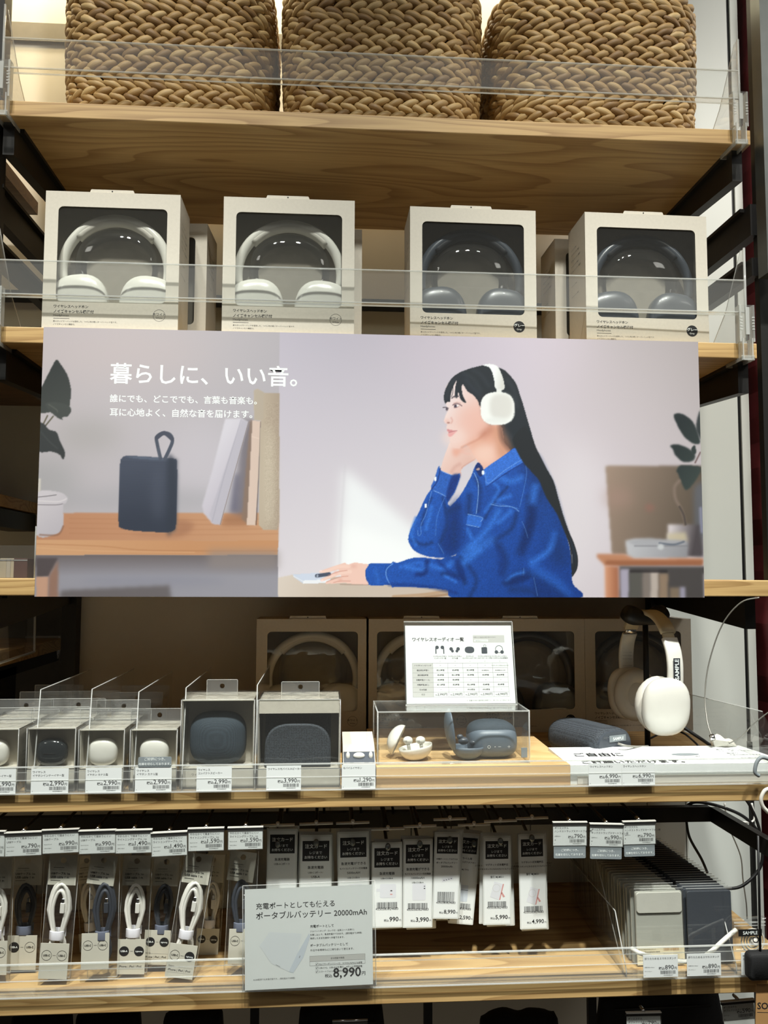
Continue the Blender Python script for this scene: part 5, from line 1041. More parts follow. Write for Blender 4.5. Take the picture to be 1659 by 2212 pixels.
# cables behind
tag(MB().tube(smooth([P(1462, 1560, .10), P(1490, 1580, .08), P(1520, 1600, .05), P(1545, 1618, .0)], 6, False), .003, 8).build('power_cable', ['black']), 'thick black cable slanting down behind the display headphones', 'cable')
tag(MB().tube(smooth([P(1405, 1595, .14), P(1440, 1580, .15), P(1475, 1583, .12), P(1510, 1612, .06)], 6, False), .0018, 8).build('power_cable', ['black']), 'thin black cable curving behind the headphone stand base', 'cable')
tag(MB().tube(smooth([P(1640, 1291, -.05), P(1600, 1302, -.03), P(1560, 1350, .0), P(1532, 1430, .02), P(1523, 1500, .02), P(1528, 1560, .0), P(1540, 1595, -.02)], 6, False), .0011, 6).build('security_wire', ['wire_grey']), 'thin grey security wire arching down at the right of the headphones', 'wire')
tag(MB().tube(smooth([P(1575, 1606, -.03), P(1600, 1592, -.05), P(1630, 1562, -.09), P(1665, 1535, -.11)], 6, False), .0009, 6).build('security_wire', ['wire_grey']), 'thin grey wire rising to the right edge from the taped corner', 'wire')
def clump(pts, Y, label, m='clear_card', seed=1):
    r = random.Random(seed); mb = MB(); c = P(sum(p[0] for p in pts)/len(pts), sum(p[1] for p in pts)/len(pts), Y)
    q = [P(x, y, Y+r.uniform(-.006, .006)) for x, y in pts]; top = c+Vector((0, -.012, .004))
    n = len(q); v = q+[top]+[x_+Vector((0, .012, 0)) for x_ in q]
    mb.add(v, [(i, (i+1) % n, n) for i in range(n)]+[(i, n+1+i, n+1+(i+1) % n, (i+1) % n) for i in range(n)]+[tuple(n+1+i for i in range(n))], 0)
    return tag(mb.build('tape_wad', [m]), label, 'tape')
clump([(1540, 1597), (1556, 1588), (1566, 1600), (1582, 1598), (1592, 1612), (1570, 1616), (1545, 1616)], -.02, 'crumpled translucent tape holding the wire ends', 'white_soft')
tag(MB().tube([P(1537, 1588, -.025), P(1541, 1598, -.03)], .004, 10).build('wire_crimp', ['chrome']), 'small shiny crimp at the end of the security wire', 'crimp')
# white hooks at the right edge
for pts, lb in (([(1662, 1640), (1645, 1636), (1634, 1648), (1631, 1668), (1640, 1676)], 'upper white plastic hook at the right picture edge'), ([(1665, 1703), (1652, 1708), (1644, 1725), (1648, 1742), (1660, 1755)], 'lower white plastic hook at the right picture edge')):
    tag(MB().tube(smooth([P(x, y, -.145) for x, y in pts], 6, False), .0028, 10).build('plastic_hook', ['label_grey' if 'upper' in lb else 'white_soft']), lb, 'hook')

# ------------------------------------------------------------------ lowest bay: back panel, bars, rods
mb = MB(); X0 = -.74; x = X0; k = 0
while x < P(1486, 1800, .25).x-.001:
    x1 = min(x+.075, P(1488, 1800, .25).x); mb.box(x+.001, x1-.001, .25, .262, ZE, ZD-TH-.04); x = x1
mb.box(X0, x, .262, .266, ZE, ZD-TH)
tag(mb.build('slatted_back_panel', ['wall_white']), 'white grooved panel closing the back of the cable bay', 'panel')
mb = MB(); a = P(1535, 1743, .12); b = P(1535, 1775, .12)
mb.box(-.74, a.x, .12, .135, b.z, a.z); o = tag(mb.build('crossbar', ['black_metal']), 'long black crossbar under the middle shelf carrying the hooks', 'bar')
q0, q1 = P(1535, 1743, .12), P(1535, 1775, .12); r0, r1 = P(1662, 1817, -.11), P(1662, 1854, -.11)
mb = MB(); t_ = Vector((.012, 0, 0)); mb.add([q0, r0, r1, q1, q0+t_, r0+t_, r1+t_, q1+t_], [(0, 1, 2, 3), (4, 7, 6, 5), (0, 4, 5, 1), (3, 2, 6, 7), (1, 5, 6, 2), (0, 3, 7, 4)])
tag(mb.build('side_bar', ['black_metal']), 'black slanting bar under the middle shelf at the right', 'bar')
ROD = []
def rod(px, py, Y, label, tip=0, ty=None):
    p = P(px, py, Y); t = thing('display_hook', (p.x, .12, p.z+.012), label, 'hook', 'black hooks under the middle shelf')
    MB().tube([(0, 0, 0), (0, -(.12-Y)*.97, -.009), (0, -(.12-Y), -.012)], .0022, 8).build('rod', ['black_metal'], t)
    MB().box(-.012, .012, -.002, 0, -.012, .010).build('bracket_plate', ['black_metal'], t)
    if tip:
        q = P(px, tip, ty); MB().tube([(0, -.02, -.012), (q.x-p.x, -(.12-ty)+.02, q.z-p.z-.014), (q.x-p.x, -(.12-ty), q.z-p.z-.012)], .0026, 8).ell((q.x-p.x, -(.12-ty), q.z-p.z-.011), .0042, .0042, .0055, 0, 14, 10).build('lower_rod', ['grey_metal'], t)
    return t
GT = 'price tags on the hooks above the packaged cables'
tg = [(-70, 9, 1851, 1802, '790', 'USBケーブル', 'price tag on a hook, cut by the left picture edge', -.5), (11, 89, 1849, 1804, '790', 'USBケーブル', '790 yen price tag above a dark cable pack', 1.5), (92, 170, 1843, 1798, '990', 'USBケーブル', '990 yen price tag above the frontmost white cable pack', 1.6), (171, 249, 1844, 1800, '990', 'USBケーブル', '990 yen price tag above a dark cable with a skewed header card', 1), (250, 327, 1843, 1799, '1,490', 'ライトニングケーブル_1m', '1,490 yen price tag above a white cable pack', 0.6), (328, 404, 1849, 1804, '1,490', 'ライトニングケーブル_1m', '1,490 yen price tag hanging lower than its neighbours, above a dark cable', 2), (407, 483, 1838, 1795, '1,590', 'ライトニングケーブル_1m', '1,590 yen price tag above the leaning white cable pack', .8), (493, 567, 1835, 1793, '1,590', 'ライトニングケーブル_1m', '1,590 yen price tag next to the leftmost order card', .5)]
for (a, b, yb, yt, pr_, nm, lb, rt) in tg:
    price_tag(a, b, yb, -.108, ('やわらかくて絡まりにくい', nm), pr_, lb, None, -math.radians(rt), GT, holder=True, pyt=yt, smalls=('MJ-UC1CC-W', 'USB-C/USB-C'))
    rod((a+b)/2, yt-6, -.10, 'black hook of the '+' '.join(lb.split(', ')[0].split()[:11]))
GS = 'strap price tags with grey sold out notices'
for (a, b, yb, yt, pr_, nm, lb, rt) in [(1195, 1267, 1827, 1782, '790', ('ポリエステル', 'ハンドストラップスマートフォン用'), '790 yen strap tag with dark notice, nearest the order cards', .5), (1274, 1345, 1829, 1786, '990', ('ポリエステル', 'ネックストラップスマートフォン用'), '990 yen strap tag with a grey sold out notice', 2), (1347, 1416, 1824, 1780, '790', ('ポリエステル', 'ハンドストラップスマートフォン用'), '790 yen strap tag with notice, rightmost of the three', -.5)]:
    price_tag(a, b, yb, -.108, nm, pr_, lb, None, math.radians(rt), GS, holder=True, pyt=yt, smalls=('全長約20cm', '黒'), out_of=True)
    rod((a+b)/2, yt-6, -.10, 'black hook of the '+' '.join(lb.split(', ')[0].split()[:11]))

# ------------------------------------------------------------------ packaged cables
def cable_pack(px, pyt, pyb, wpx, Y, white, label, rot=0, ins=('USB-C', 'USB-C'), insd=(0, 0), hrot=0, loops=4, hl=('USBケーブル 1m', 'USB cable 1 m'), insh=.046, apple=False, tied=None):
    a = P(px, pyt, Y); b = P(px, pyb, Y); H_ = a.z-b.z; wd = P(px+wpx/2, pyb, Y).x-P(px-wpx/2, pyb, Y).x
    t = thing('cable_pack', (a.x, Y, a.z), label, 'packaged cable', 'packaged cables hanging in clear bags', (0, rot, 0)); W = wd/2
    bag = MB(); n = 10; v = []; f = []; rr = random.Random(int(px)); cols = 6
    for s_ in (-1, 1):
        for i in range(n+1):
            for j in range(cols+1):
                u = j/cols*2-1; vv = i/n; bl = (1-u*u)**.5*.009*math.sin(PI*min(1, vv*1.05+.02))**.6
                v.append((u*W*(1+.03*rr.uniform(-1, 1)*(vv > .05)), s_*bl+rr.uniform(-.001, .001), -vv*H_))
    o = (n+1)*(cols+1)
    for i in range(n):
        for j in range(cols):
            q = i*(cols+1)+j; f.append((q, q+1, q+cols+2, q+cols+1)); q += o; f.append((q, q+cols+1, q+cols+2, q+1))
    bag.add(v, f, 0, True); bag.tube([(-W, 0, 0), (-W, 0, -H_)], .0005, 5, 1).tube([(W, 0, 0), (W, 0, -H_)], .0005, 5, 1).tube([(-W, 0, -H_), (W, 0, -H_)], .0006, 5, 1); bag.build('clear_bag', ['film', 'acrylic_edge'], t)
    hc = MB(); hh = .042; ringhole(hc, -W*.92, W*.92, -hh, 0, -.004, .004, -.012, -.004, .0038, -.0035, -.003, 0)
    hc.rect(-W*.6, W*.1, -.0185, -.018, -.0038, 1).text('やわらかくて絡まりにくい', -W*.75, -.022, -.0038, width=W*1.1, m=2).text(hl[0], -W*.75, -.0275, -.0038, width=W*1.25, m=1, bold=.02).text(hl[1], -W*.75, -.0325, -.0038, width=W*1.2, m=1, bold=.02).rect(-W*.75, -W*.1, -.036, -.0355, -.0038, 1)
    hc.build('header_card', ['beige_card', 'ink', 'ink_grey'], t, (0, 0, 0), (0, hrot, 0))
    cbm = MB(); mat_ = 'cable_white' if white else 'cable_dark'; zt0 = -.050; zb0 = -(H_-.020); mid = zt0+(zb0-zt0)*.60
    for l in range(loops):
        ww = W*(.50+.07*l); yo = -.003+.0022*(l % 3); tw = rr.uniform(-.3, .3)*W; pts = []
        for q in np.linspace(0, 2*PI, 28, endpoint=False):
            s_ = math.sin(q); zz = mid+(zt0+l*.003-mid)*max(0, s_)**.9 if s_ > 0 else mid+(zb0-mid)*abs(s_)**.8
            pin = .32+.68*min(1, abs(zz-mid)/.035)
            pts.append((ww*math.cos(q)*pin+tw*.25*(zz-mid)/.05, yo+.0025*math.cos(q), zz))
        cbm.tube(pts, .0025, 8, 0, closed=True)
    cbm.build('cable', [mat_], t)
    pl = MB().bbox(W*.05, W*.05+.006, -.006, -.001, zt0-.030, zt0-.016, .001).bbox(W*.05+.001, W*.05+.005, -.0055, -.0015, zt0-.016, zt0-.010, .0008, 1); pl.build('connector', [mat_ if white else 'cable_dark', 'chrome'], t)
    MB().strap([(-W*.46, -.007, mid), (-W*.2, -.0105, mid), (W*.2, -.0105, mid), (W*.46, -.007, mid)], (0, 0, 1), .0125, .0012).box(-W*.46, W*.46, .004, .0052, mid-.006, mid+.006).build('cable_tie', ['tie_white' if white else 'tie_grey'], t)
    ic = MB(); ih = insh; dx, dz = insd; ic.box(-W*.93, W*.93, -.0105, -.0100, 0, ih, 0)
    for s_, tx in ((-1, ins[0]), (1, ins[1])):
        cx = s_*W*.5; dark = tx.endswith('*'); tx = tx.strip('*')
        if dark: ic.disc(cx, ih*.66, W*.33, -.0107, 1)
        else: ic.ringd(cx, ih*.66, W*.33, .0004, -.0107, 1)
        ic.text(tx, cx, ih*.66-.001, -.0109, width=W*.46, m=2 if dark else 1, al='C', bold=.02)
    ic.rect(-W*.1, W*.1, ih*.66-.0001, ih*.66+.0002, -.0107, 1)
    if apple:
        ic.text('Made for', -W*.8, ih*.33, -.0107, size=.0022, m=1).text('iPhone | iPad | iPod', -W*.8, ih*.20, -.0107, width=W*1.5, m=1, bold=.01)
        for zz in (ih*.15, ih*.33-.0006): ic.rect(-W*.85, W*.85, zz, zz+.0002, -.0107, 3)
    ic.build('insert_card', ['beige_card', 'ink', 'ink_white', 'ink_grey'], t, (dx, 0, -H_+.002+dz))
    return t
UC, UA, LT = 'USB-C', 'USB-A*', 'Lightning*'
cable_pack(-2, 1852, 2102, 66, -.075, True, 'white cable pack cut by the left picture edge')
cable_pack(63, 1846, 2091, 68, -.045, False, 'dark grey cable pack, second from the left picture edge', math.radians(1), (UA, UC), insh=.048)
cable_pack(140, 1844, 2110, 66, -.085, True, 'white cable pack in front with two ringed circles on its card', math.radians(3), (UC, UC), loops=5, insh=.048)
cable_pack(188, 1846, 2080, 50, .02, True, 'white cable pack leaning left behind the dark pack with skewed header', -math.radians(5), (UC, UC))
cable_pack(228, 1844, 2110, 64, -.085, False, 'dark cable pack with a skewed header and card beside the white pack', math.radians(0), (UC, UC), hrot=math.radians(8), insd=(-.008, .014), loops=5, insh=.048)
cable_pack(298, 1846, 2100, 64, -.070, True, 'white cable pack with a black circle on its card, left of centre', math.radians(1.5), (UA, LT), apple=True, insh=.048)
cable_pack(362, 1848, 2086, 60, -.055, False, 'dark cable pack between two white ones, black circles on a pale card', math.radians(3), (UA, LT), apple=True, insd=(-.004, .004), insh=.048)
cable_pack(432, 1842, 2110, 64, -.088, True, 'leaning white cable pack with ringed and black circles, in front', math.radians(8.5), (UC, LT), apple=True, loops=5, insh=.046)
cable_pack(463, 1844, 2070, 52, .0, True, 'white cable pack mostly hidden right of the leaning pack', math.radians(3), (UA, LT))
cable_pack(528, 1838, 2084, 62, -.075, False, 'dark cable pack partly hidden behind the large battery sign', math.radians(2), (UC, LT), hrot=math.radians(6), insd=(.004, .004), insh=.048)

# ------------------------------------------------------------------ order cards
def order_card(pl, pr, pyt, pyb, Y, lines, pic, price, label, rot=0, code='4550583824683', tone='paper', blank=False, model=None, prl=False):
    a = P(pl, pyt, Y); b = P(pr, pyb, Y); wd = b.x-a.x; h = a.z-b.z
    t = thing('order_card', ((a.x+b.x)/2, Y, a.z), label, 'order card', 'laminated order cards hanging on hooks', (0, rot, 0)); W = wd/2; k = wd/.044
    mb = MB().prism(rrect(-W, W, -h, 0, .0012, 2), 0, .0008, 1); mb.rect(-W+.002, W-.002, -h+.002, -.003, -.0001, 0)
    hb = .027*k; mb.rect(-W+.004, W-.004, -.008*k-hb, -.008*k, -.0003, 2)
    y = -.0006
    mb.text('注文カード', 0, -.008*k-.0095*k, y, width=wd*.68, m=3, al='C', bold=.012).text('レジまで', 0, -.008*k-.0175*k, y, size=.0045*k, m=3, al='C').text('お持ちください', 0, -.008*k-.0235*k, y, size=.0045*k, m=3, al='C', bold=.01)
    z = -.008*k-hb-.010*k
    for i, l in enumerate(lines): mb.text(l, 0, z, y, size=(.0044 if len(l) < 9 else .0036 if len(l) < 11 else .0030)*k, m=2, al='C', bold=.012); z -= .0062*k
    if model: mb.text(model, 0, z-.006*k, y, size=.0036*k, m=2, al='C', bold=.012)
    if not blank:
        zc = -h+.051*k
        if pic == 'charger': mb.flat(rrect(-.010*k, .013*k, zc-.010*k, zc+.009*k, .002, 3), y, 4); mb.rect(-.015*k, -.010*k, zc-.001*k, zc+.003*k, y, 4); mb.rect(.005*k, .0075*k, zc-.001*k, zc+.0005*k, y-.0001, 2); mb.rect(.0045*k, .0078*k, zc-.006*k, zc-.0045*k, y-.0001, 5)
        if pic == 'tall': mb.flat(rrect(-.008*k, .012*k, zc-.012*k, zc+.012*k, .002, 3), y, 4); mb.rect(.009*k, .011*k, zc+.004*k, zc+.0055*k, y-.0001, 2); mb.rect(.009*k, .011*k, zc+.0075*k, zc+.0085*k, y-.0001, 2)
        if pic == 'stand': mb.flat([(-.011*k, zc-.009*k), (.003*k, zc-.014*k), (.009*k, zc+.010*k), (-.004*k, zc+.014*k)], y, 4).flat([(.003*k, zc-.014*k), (.005*k, zc-.0135*k), (.011*k, zc+.010*k), (.009*k, zc+.010*k)], y, 5).flat([(.0065*k, zc-.004*k), (.0095*k, zc-.010*k), (.0125*k, zc-.009*k), (.0080*k, zc-.002*k)], y, 5); mb.ringd(-.001*k, zc+.004*k, .006*k, .0005*k, y-.0001, 6)
        if pic == 'blue': mb.flat(rrect(-.008*k, .008*k, zc-.013*k, zc+.015*k, .001, 2), y, 7); mb.rect(-.008*k, .008*k, zc+.006*k, zc+.0066*k, y-.0001, 2)
        if pic == 'strip': mb.flat([(-.008*k, zc+.014*k), (.010*k, zc+.018*k), (.011*k, zc+.013*k), (-.007*k, zc+.008*k)], y, 4); [mb.rect(-.005*k+i*.004*k, -.003*k+i*.004*k, zc+.0105*k+i*.001*k, zc+.0115*k+i*.001*k, y-.0001, 2) for i in range(4)]
        zb_ = -h+.0265*k; mb.bars(-.0145*k, zb_, .029*k, .0085*k if pic != 'strip' else .017*k, y, 2, seed=len(label)); mb.text(code, 0, zb_-.0022*k, y-.0002, width=.032*k, m=2, al='C')
        mb.text(price, W-.0055*k, -h+.0085*k, y, size=.0088*k, m=2, al='R', bold=.018).text('円', W-.0018*k, -h+.0085*k, y, size=.0034*k, m=2, al='R'); v_, f_, aa, bb = tgeo(price, .018); mb.text('税込', W-.0062*k-(bb-aa)*.0088*k, -h+.0085*k, y, size=.0036*k, m=2, al='R', bold=.01)
    mb.build('laminated_card', [tone, 'card_off', 'ink', 'ink_white', 'plate', 'pink', 'table_grey', 'pale_blue'], t)
    return t
OC = [(578, 641, 1791, 2010, 'レジ', ('急速充電器', 'USB-A 2ポート'), 'charger', '1,990', 'order card for a two port charger, leftmost and half behind the battery sign', .5, 1783, 600, 1825),
      (648, 716, 1804, 2012, '', ('急速充電器', 'USB-C 2ポート/', 'USB-A'), 'charger', '2,990', 'order card for a three port charger behind the battery sign', .3, 1780, 683, 1822),
      (729, 796, 1797, 2010, '', ('急速充電ができる', 'モバイルバッテリー付充電器', '5000mAH', 'USB-C/USB-A'), 'tall', '3,490', 'order card for a 5000mAH charger above the right end of the battery sign', -.8, 1778, 762, 1821),
      (803, 869, 1820, 2003, '', ('急速充電器', 'USB-C/USB-A'), 'charger', '990', '990 yen order card, first one right of the battery sign', 0, 1791, 838, 1831),
      (871, 935, 1813, 2003, '', ('急速充電ができる', 'モバイルバッテリー付充電器', '10000mAH', 'USB-C/USB-A'), 'tall', '3,990', '3,990 yen order card for a 10000mAH charger', .3, 1785, 907, 1825),
      (939, 996, 1798, 1984, '', ('充電ポートとしても使える', 'ポータブルバッテリー', '20000mAh'), 'strip', '8,990', '8,990 yen order card with a tall barcode', 1.8, 1770, 972, 1816),
      (985, 1040, 1800, 1996, '', ('トラベル用', '変換プラグアダプター'), 'blue', '2,590', '2,590 yen order card with a pale blue gadget, tilted behind its neighbour', 5.5, 1782, 1024, 1824),
      (1043, 1105, 1806, 1997, '', ('マグネット式充電対応', 'スマホスタンドにもなるモバイルバッテリー'), 'stand', '5,990', '5,990 yen order card with a standing battery picture', .2, 1774, 1081, 1819),
      (1119, 1180, 1802, 2006, '', ('マグネット式充電対応', 'スマホスタンドにもなるモバイルバッテリー'), 'stand', '4,990', '4,990 yen order card with a standing battery, rightmost of the order cards', -.8, 1768, 1149, 1812)]
for i, (pl, pr, yt, yb, _, ln, pic, prc, lb, rt, yT, xT, yTip) in enumerate(OC):
    Y = -.062 if i != 6 else -.050; md = {6: 'MJ-TPA1', 7: '型番 MJ-MS11', 8: '型番 MJ-MS51'}.get(i)
    order_card(pl, pr, yt, yb, Y, ln, pic, prc, lb, math.radians(rt), model=md)
    for q in range(2 if i != 6 else 1):
        dx = (3.5, -4, 5, 4, -5, 6, 4, -5, 4)[i]*(1 if q == 0 else -.6); dy = (-7, -3)[q]
        order_card(pl+dx, pr+dx, yt+dy, yb+dy*.3+(4 if q else 0), Y+.006+.006*q, ln, pic, prc, 'spare copy %s behind the %s' % (('directly', 'further')[q], ' '.join(lb.split(', ')[0].split()[:10])), math.radians(rt+(1.2, -1.5)[q]), blank=True)
    hp = rod(xT, yT+3, Y-.012, 'hook with bar for the '+' '.join(lb.split(', ')[0].split()[:9]), tip=yTip, ty=Y-.006)
    c = P(xT, yT, Y-.012); dx = c.x-hp.location.x; tw = .0245
    MB().tube([(-tw, -(.12-Y+.012), c.z-hp.location.z), (tw, -(.12-Y+.012), c.z-hp.location.z+.0008)], .0020, 10).ell((0, -(.12-Y+.012), c.z-hp.location.z+.003), .003, .003, .003, 0, 10, 8).build('label_bar', ['white_plastic'], hp)
# empty plate hook row behind
for i, px in enumerate((620, 700, 780, 850, 1180, 1250)):
    rod(px, 1758, .03, 'short empty hook in the dark, number %s from the left under the middle shelf' % ('first', 'second', 'third', 'fourth', 'fifth', 'sixth')[i])
# dark spare packs hanging far back on the left
for i, (px, py, w_) in enumerate(((60, 1770, 40), (150, 1772, 44), (262, 1775, 56), (330, 1772, 40), (400, 1765, 60), (470, 1770, 46), (535, 1768, 44))):
    a = P(px, py, .16); wd = w_*1.45/1800
    o = MB().bbox(-wd/2, wd/2, 0, .004, -.15, 0, .002); o.rect(-wd*.35, wd*.2, -.02, -.0195, -.0003, 1)
    tag(o.build('spare_card', ['beige_card', 'ink_grey'], None, a, (0, math.radians(4*(-1)**i), 0)), 'dim header card of a spare cable pack at the back, %s from the left' % ('first', 'second', 'third', 'fourth', 'fifth', 'sixth', 'seventh')[i], 'card', 'spare cable packs at the back')

# ------------------------------------------------------------------ battery sign
YS = -.132; a = P(529, 2139, YS); b = P(806, 2127, YS); zt = P(535, 1921, YS).z; wd = b.x-a.x
t = thing('battery_sign', ((a.x+b.x)/2, YS, P(667, 2133, YS).z), 'large white battery sign priced 8,990 yen clipped to the lowest shelf rail', 'sign', None, (0, math.radians(-1.0), 0)); W = wd/2; h = zt-P(529, 2139, YS).z; y = -.0006
mb = MB().box(-W, W, 0, .001, 0, h, 0); L0 = -W+.0155
mb.text('充電ポートとしても使える', L0, h-.0265, y, width=.1085, m=1, bold=.008).text('ポータブルバッテリー 20000mAh', L0, h-.0400, y, width=.1530, m=1, bold=.008)
cx0 = .0025+W*.0-.001; cx0 = W*.02
mb.text('充電ポートとして', cx0, h-.0545, y, width=.0325, m=1, bold=.01)
for i, (s_, w_) in enumerate((('ジョイントタップ・ロック付・延長コード(別売り)', .061), ('を差し込んで、急速充電ができます。(満充電まで2時間)', .0715), ('接続したまま別端末へ充電できます。', .047))): mb.text(s_, cx0, h-.0605-i*.0048, y, width=w_, m=1)
mb.text('ポータブルバッテリーとして', cx0, h-.0800, y, width=.052, m=1, bold=.01).text('外出や非常時などに持ち歩いて使えます。', cx0, h-.0862, y, width=.060, m=1)
bx0, bx1, bz0, bz1 = cx0-.001, W-.0105, .0285, h-.0925
mb.rect(bx0, bx1, bz1-.0075, bz1, y+.0001, 3); mb.text('主な機能や特長', (bx0+bx1)/2, bz1-.0052, y, width=.019, m=1, al='C', bold=.01)
for (p, q, r_, s_) in ((bx0, bx1, bz0, bz0+.0003), (bx0, bx1, bz1-.0003, bz1), (bx0, bx0+.0003, bz0, bz1), (bx1-.0003, bx1, bz0, bz1), (bx0, bx1, bz1-.0077, bz1-.0075)): mb.rect(p, q, r_, s_, y, 2)
for i, s_ in enumerate(('PD(パワーデリバリー)で、スマホにもPCにも給電', 'USB-C×2、USB-A×2を備え、4ポート同時給電', 'スマートフォンは充電約3〜4回分の大容量')): zz = bz1-.0125-i*.0050; mb.text(s_, bx0+.0125, zz, y, width=(.060, .060, .053)[i], m=1); mb.text('☑', bx0+.008, zz, y, size=.0036, m=1)
mb.text('8,990', W-.0165, .0120, y, width=.0385, m=1, bold=.016, al='R').text('円', W-.0105, .0135, y, size=.0058, m=1, al='R', bold=.01).text('税込', W-.0565, .0125, y, width=.0100, m=1, al='R', bold=.01).text('※USB電源でも充電可能です。(満充電まで9時間)', -W+.0115, .0125, y, width=.057, m=2)
# pale product picture
mb.flat([(-W+.020, h-.076), (-W+.034, h-.058), (-W+.078, h-.062), (-W+.072, h-.088), (-W+.060, h-.112), (-W+.036, h-.100)], y, 4).flat([(-W+.060, h-.112), (-W+.072, h-.088), (-W+.088, h-.062), (-W+.090, h-.066), (-W+.080, h-.094), (-W+.066, h-.114)], y-.0001, 5)
for p, q in (((-W+.042, h-.1015), (-W+.048, h-.1045)), ((-W+.074, h-.094), (-W+.0755, h-.091))): mb.flat([p, (p[0]+.0004, p[1]-.0008), (q[0]+.0004, q[1]-.0008), q], y-.0002, 2)
mb.build('printed_sheet', ['paper', 'ink', 'ink_grey', 'table_grey', 'off_white', 'pale_blue'], t)
MB().box(-W-.0025, W+.004, -.0024, -.0016, -.001, h+.006).tube([(-W-.0025, -.002, h+.006), (W+.004, -.002, h+.006)], .0006, 6, 1).tube([(W+.004, -.002, 0), (W+.004, -.002, h+.006)], .0006, 6, 1).tube([(-W-.0025, -.002, 0), (-W-.0025, -.002, h+.006)], .0005, 6, 1).build('clear_sleeve', ['acrylic', 'acrylic_edge'], t)

# ------------------------------------------------------------------ phone stand folders
def folder(name, x, Y, wd, h, m, label, flap=False, lean=.10, group=None, sticker=False, rz=0):
    t = thing(name, (x, Y, ZE+.0015), label, 'phone stand', group, (-lean, 0, rz)); W = wd/2
    mb = MB().prism(rrect(-W, W, 0, h, .003, 3), 0, .0042, 0, bev=.0008); mb.build('folded_body', [m], t)
    MB().prism(rrect(-W-.0015, W+.0015, -.001, h+.004, .002, 2), -.0008, -.0005, 0).tube([(-W-.0015, -.0007, h+.004), (W+.0015, -.0007, h+.004)], .0005, 5, 1).build('clear_bag', ['acrylic', 'acrylic_edge'], t)
    if flap: MB().prism(rrect(-W+.001, W-.001, h-.030, h-.001, .004, 4), -.0024, 0, 0, bev=.001).build('flap', [m], t)
    if sticker:
        s_ = MB().box(-W, W, -.0014, -.0008, .001, .027, 0); s_.text('折りたためるスマホスタンド', -W+.002, .022, -.0016, width=.026, m=1, bold=.01).text('Folding Smartphone stand', -W+.002, .0185, -.0016, width=.032, m=1, bold=.01).text('ライトグレー', -W+.002, .011, -.0016, width=.010, m=1).text('材質 ABS・PU 約72×135mm', -W+.002, .007, -.0016, width=.022, m=1)
        s_.bars(W-.032, .0205, .024, .005, -.0016, 2)
        for i in range(5): s_.text('取扱説明をお読みください。直射日光を避ける', W-.032, .0165-i*.0022, -.0016, width=.024, m=1)
        s_.ringd(W-.004, .006, .0028, .0005, -.0016, 1); s_.build('product_label', ['sticker_beige', 'ink', 'kraft'], t)
    return t
n1, n2 = 22, 26
xf = (P(1372, 2000, -.085).x+P(1477, 2000, -.085).x)/2; hgt = P(1420, 1926, -.085).z-ZE-.0015; wl = .0735
f0 = folder('phone_stand', xf, -.088, wl-.002, hgt, 'stand_grey', 'light grey folding phone stand at the very front, with flap and product label', True, .05, 'light grey folding phone stands in a row', True)
g = folder('phone_stand', xf-.004, -.080, wl-.003, hgt, 'stand_grey', 'light grey phone stand in the row behind the labelled front one', False, .07, 'light grey folding phone stands in a row')
tmpl = g
for i in range(1, n1):
    q = i/(n1-1); dup(tmpl, (xf-.004-.018*q-.001*(i % 2), -.080+.225*q, ZE+.0015), 'light grey phone stand in the row behind the labelled front one', (-(.07+.10*q), 0, 0))
xf2 = (P(1484, 2000, -.085).x+P(1583, 2000, -.085).x)/2
g = folder('phone_stand', xf2, -.088, .068, hgt-.001, 'stand_navy', 'dark navy phone stand at the front of the dark row', False, .04, 'dark navy folding phone stands in a row')
for i in range(1, n2):
    q = i/(n2-1); dup(g, (xf2-.012*q-.001*(i % 2), -.088+.235*q, ZE+.0015), 'dark navy phone stand in the row behind the front dark one', (-(.04+.12*q), 0, 0))
# clear tray around the stands
tray = thing('acrylic_holder', (P(1470, 2055, -.118).x, -.118, ZE), 'clear acrylic sides holding the two rows of phone stands', 'holder')
xl_ = P(1358, 2055, -.118).x-.004; xr_ = P(1590, 2055, -.118).x; zt = P(1335, 1895, .06).z
pr = [(-.118, ZE), (-.118, ZE+.010), (-.075, zt), (.16, zt), (.16, ZE)]
for x in (xl_-tray.location.x, xr_-tray.location.x):
    mb = MB(); v = [(x-.0008, p, q) for p, q in pr]+[(x+.0008, p, q) for p, q in pr]; mb.add(v, [(0, 1, 2, 3, 4), (9, 8, 7, 6, 5)]+[(i, 5+i, 5+(i+1) % 5, (i+1) % 5) for i in range(5)], 0); mb.tube([(x, -.118, ZE), (x, -.118, ZE+.010), (x, -.075, zt), (x, .16, zt)], .0009, 5, 1)
    mb.v = [(q[0], q[1]+.118, q[2]-ZE) for q in mb.v]; mb.build('side_sheet', ['acrylic', 'acrylic_edge'], tray)
mb = MB(); x = P(1322, 2055, -.05).x; v = [(x, -.10, ZE), (x, .16, ZE), (x, .16, ZE+.14), (x, .04, ZE+.14)]; mb.add(v, [(0, 1, 2, 3)], 0).tube([v[3], v[0]], .0009, 5, 1)
tag(mb.build('acrylic_divider', ['smoke', 'acrylic_edge']), 'slanted clear divider left of the light grey phone stands', 'divider')
G4 = 'price tags on the rail of the lowest shelf'
price_tag(1390, 1465, 2112, -.134, ('折りたためるスマホスタンド',), '890', '890 yen price tag under the light grey phone stands', None, 0, G4, pyt=2064, smalls=('材質 約72×135mm', 'ライトグレー'))
price_tag(1484.5, 1558, 2109, -.134, ('折りたためるスマホスタンド',), '890', '890 yen price tag under the dark navy phone stands', None, 0, G4, pyt=2061, smalls=('材質 約72×135mm', 'ダークグレー'))
price_tag(1602, 1672, 2106, -.134, ('ポリプロピレン', 'スマホ'), '590', 'partly hidden price tag behind the black pouch at the right edge', None, 0, G4, pyt=2058)
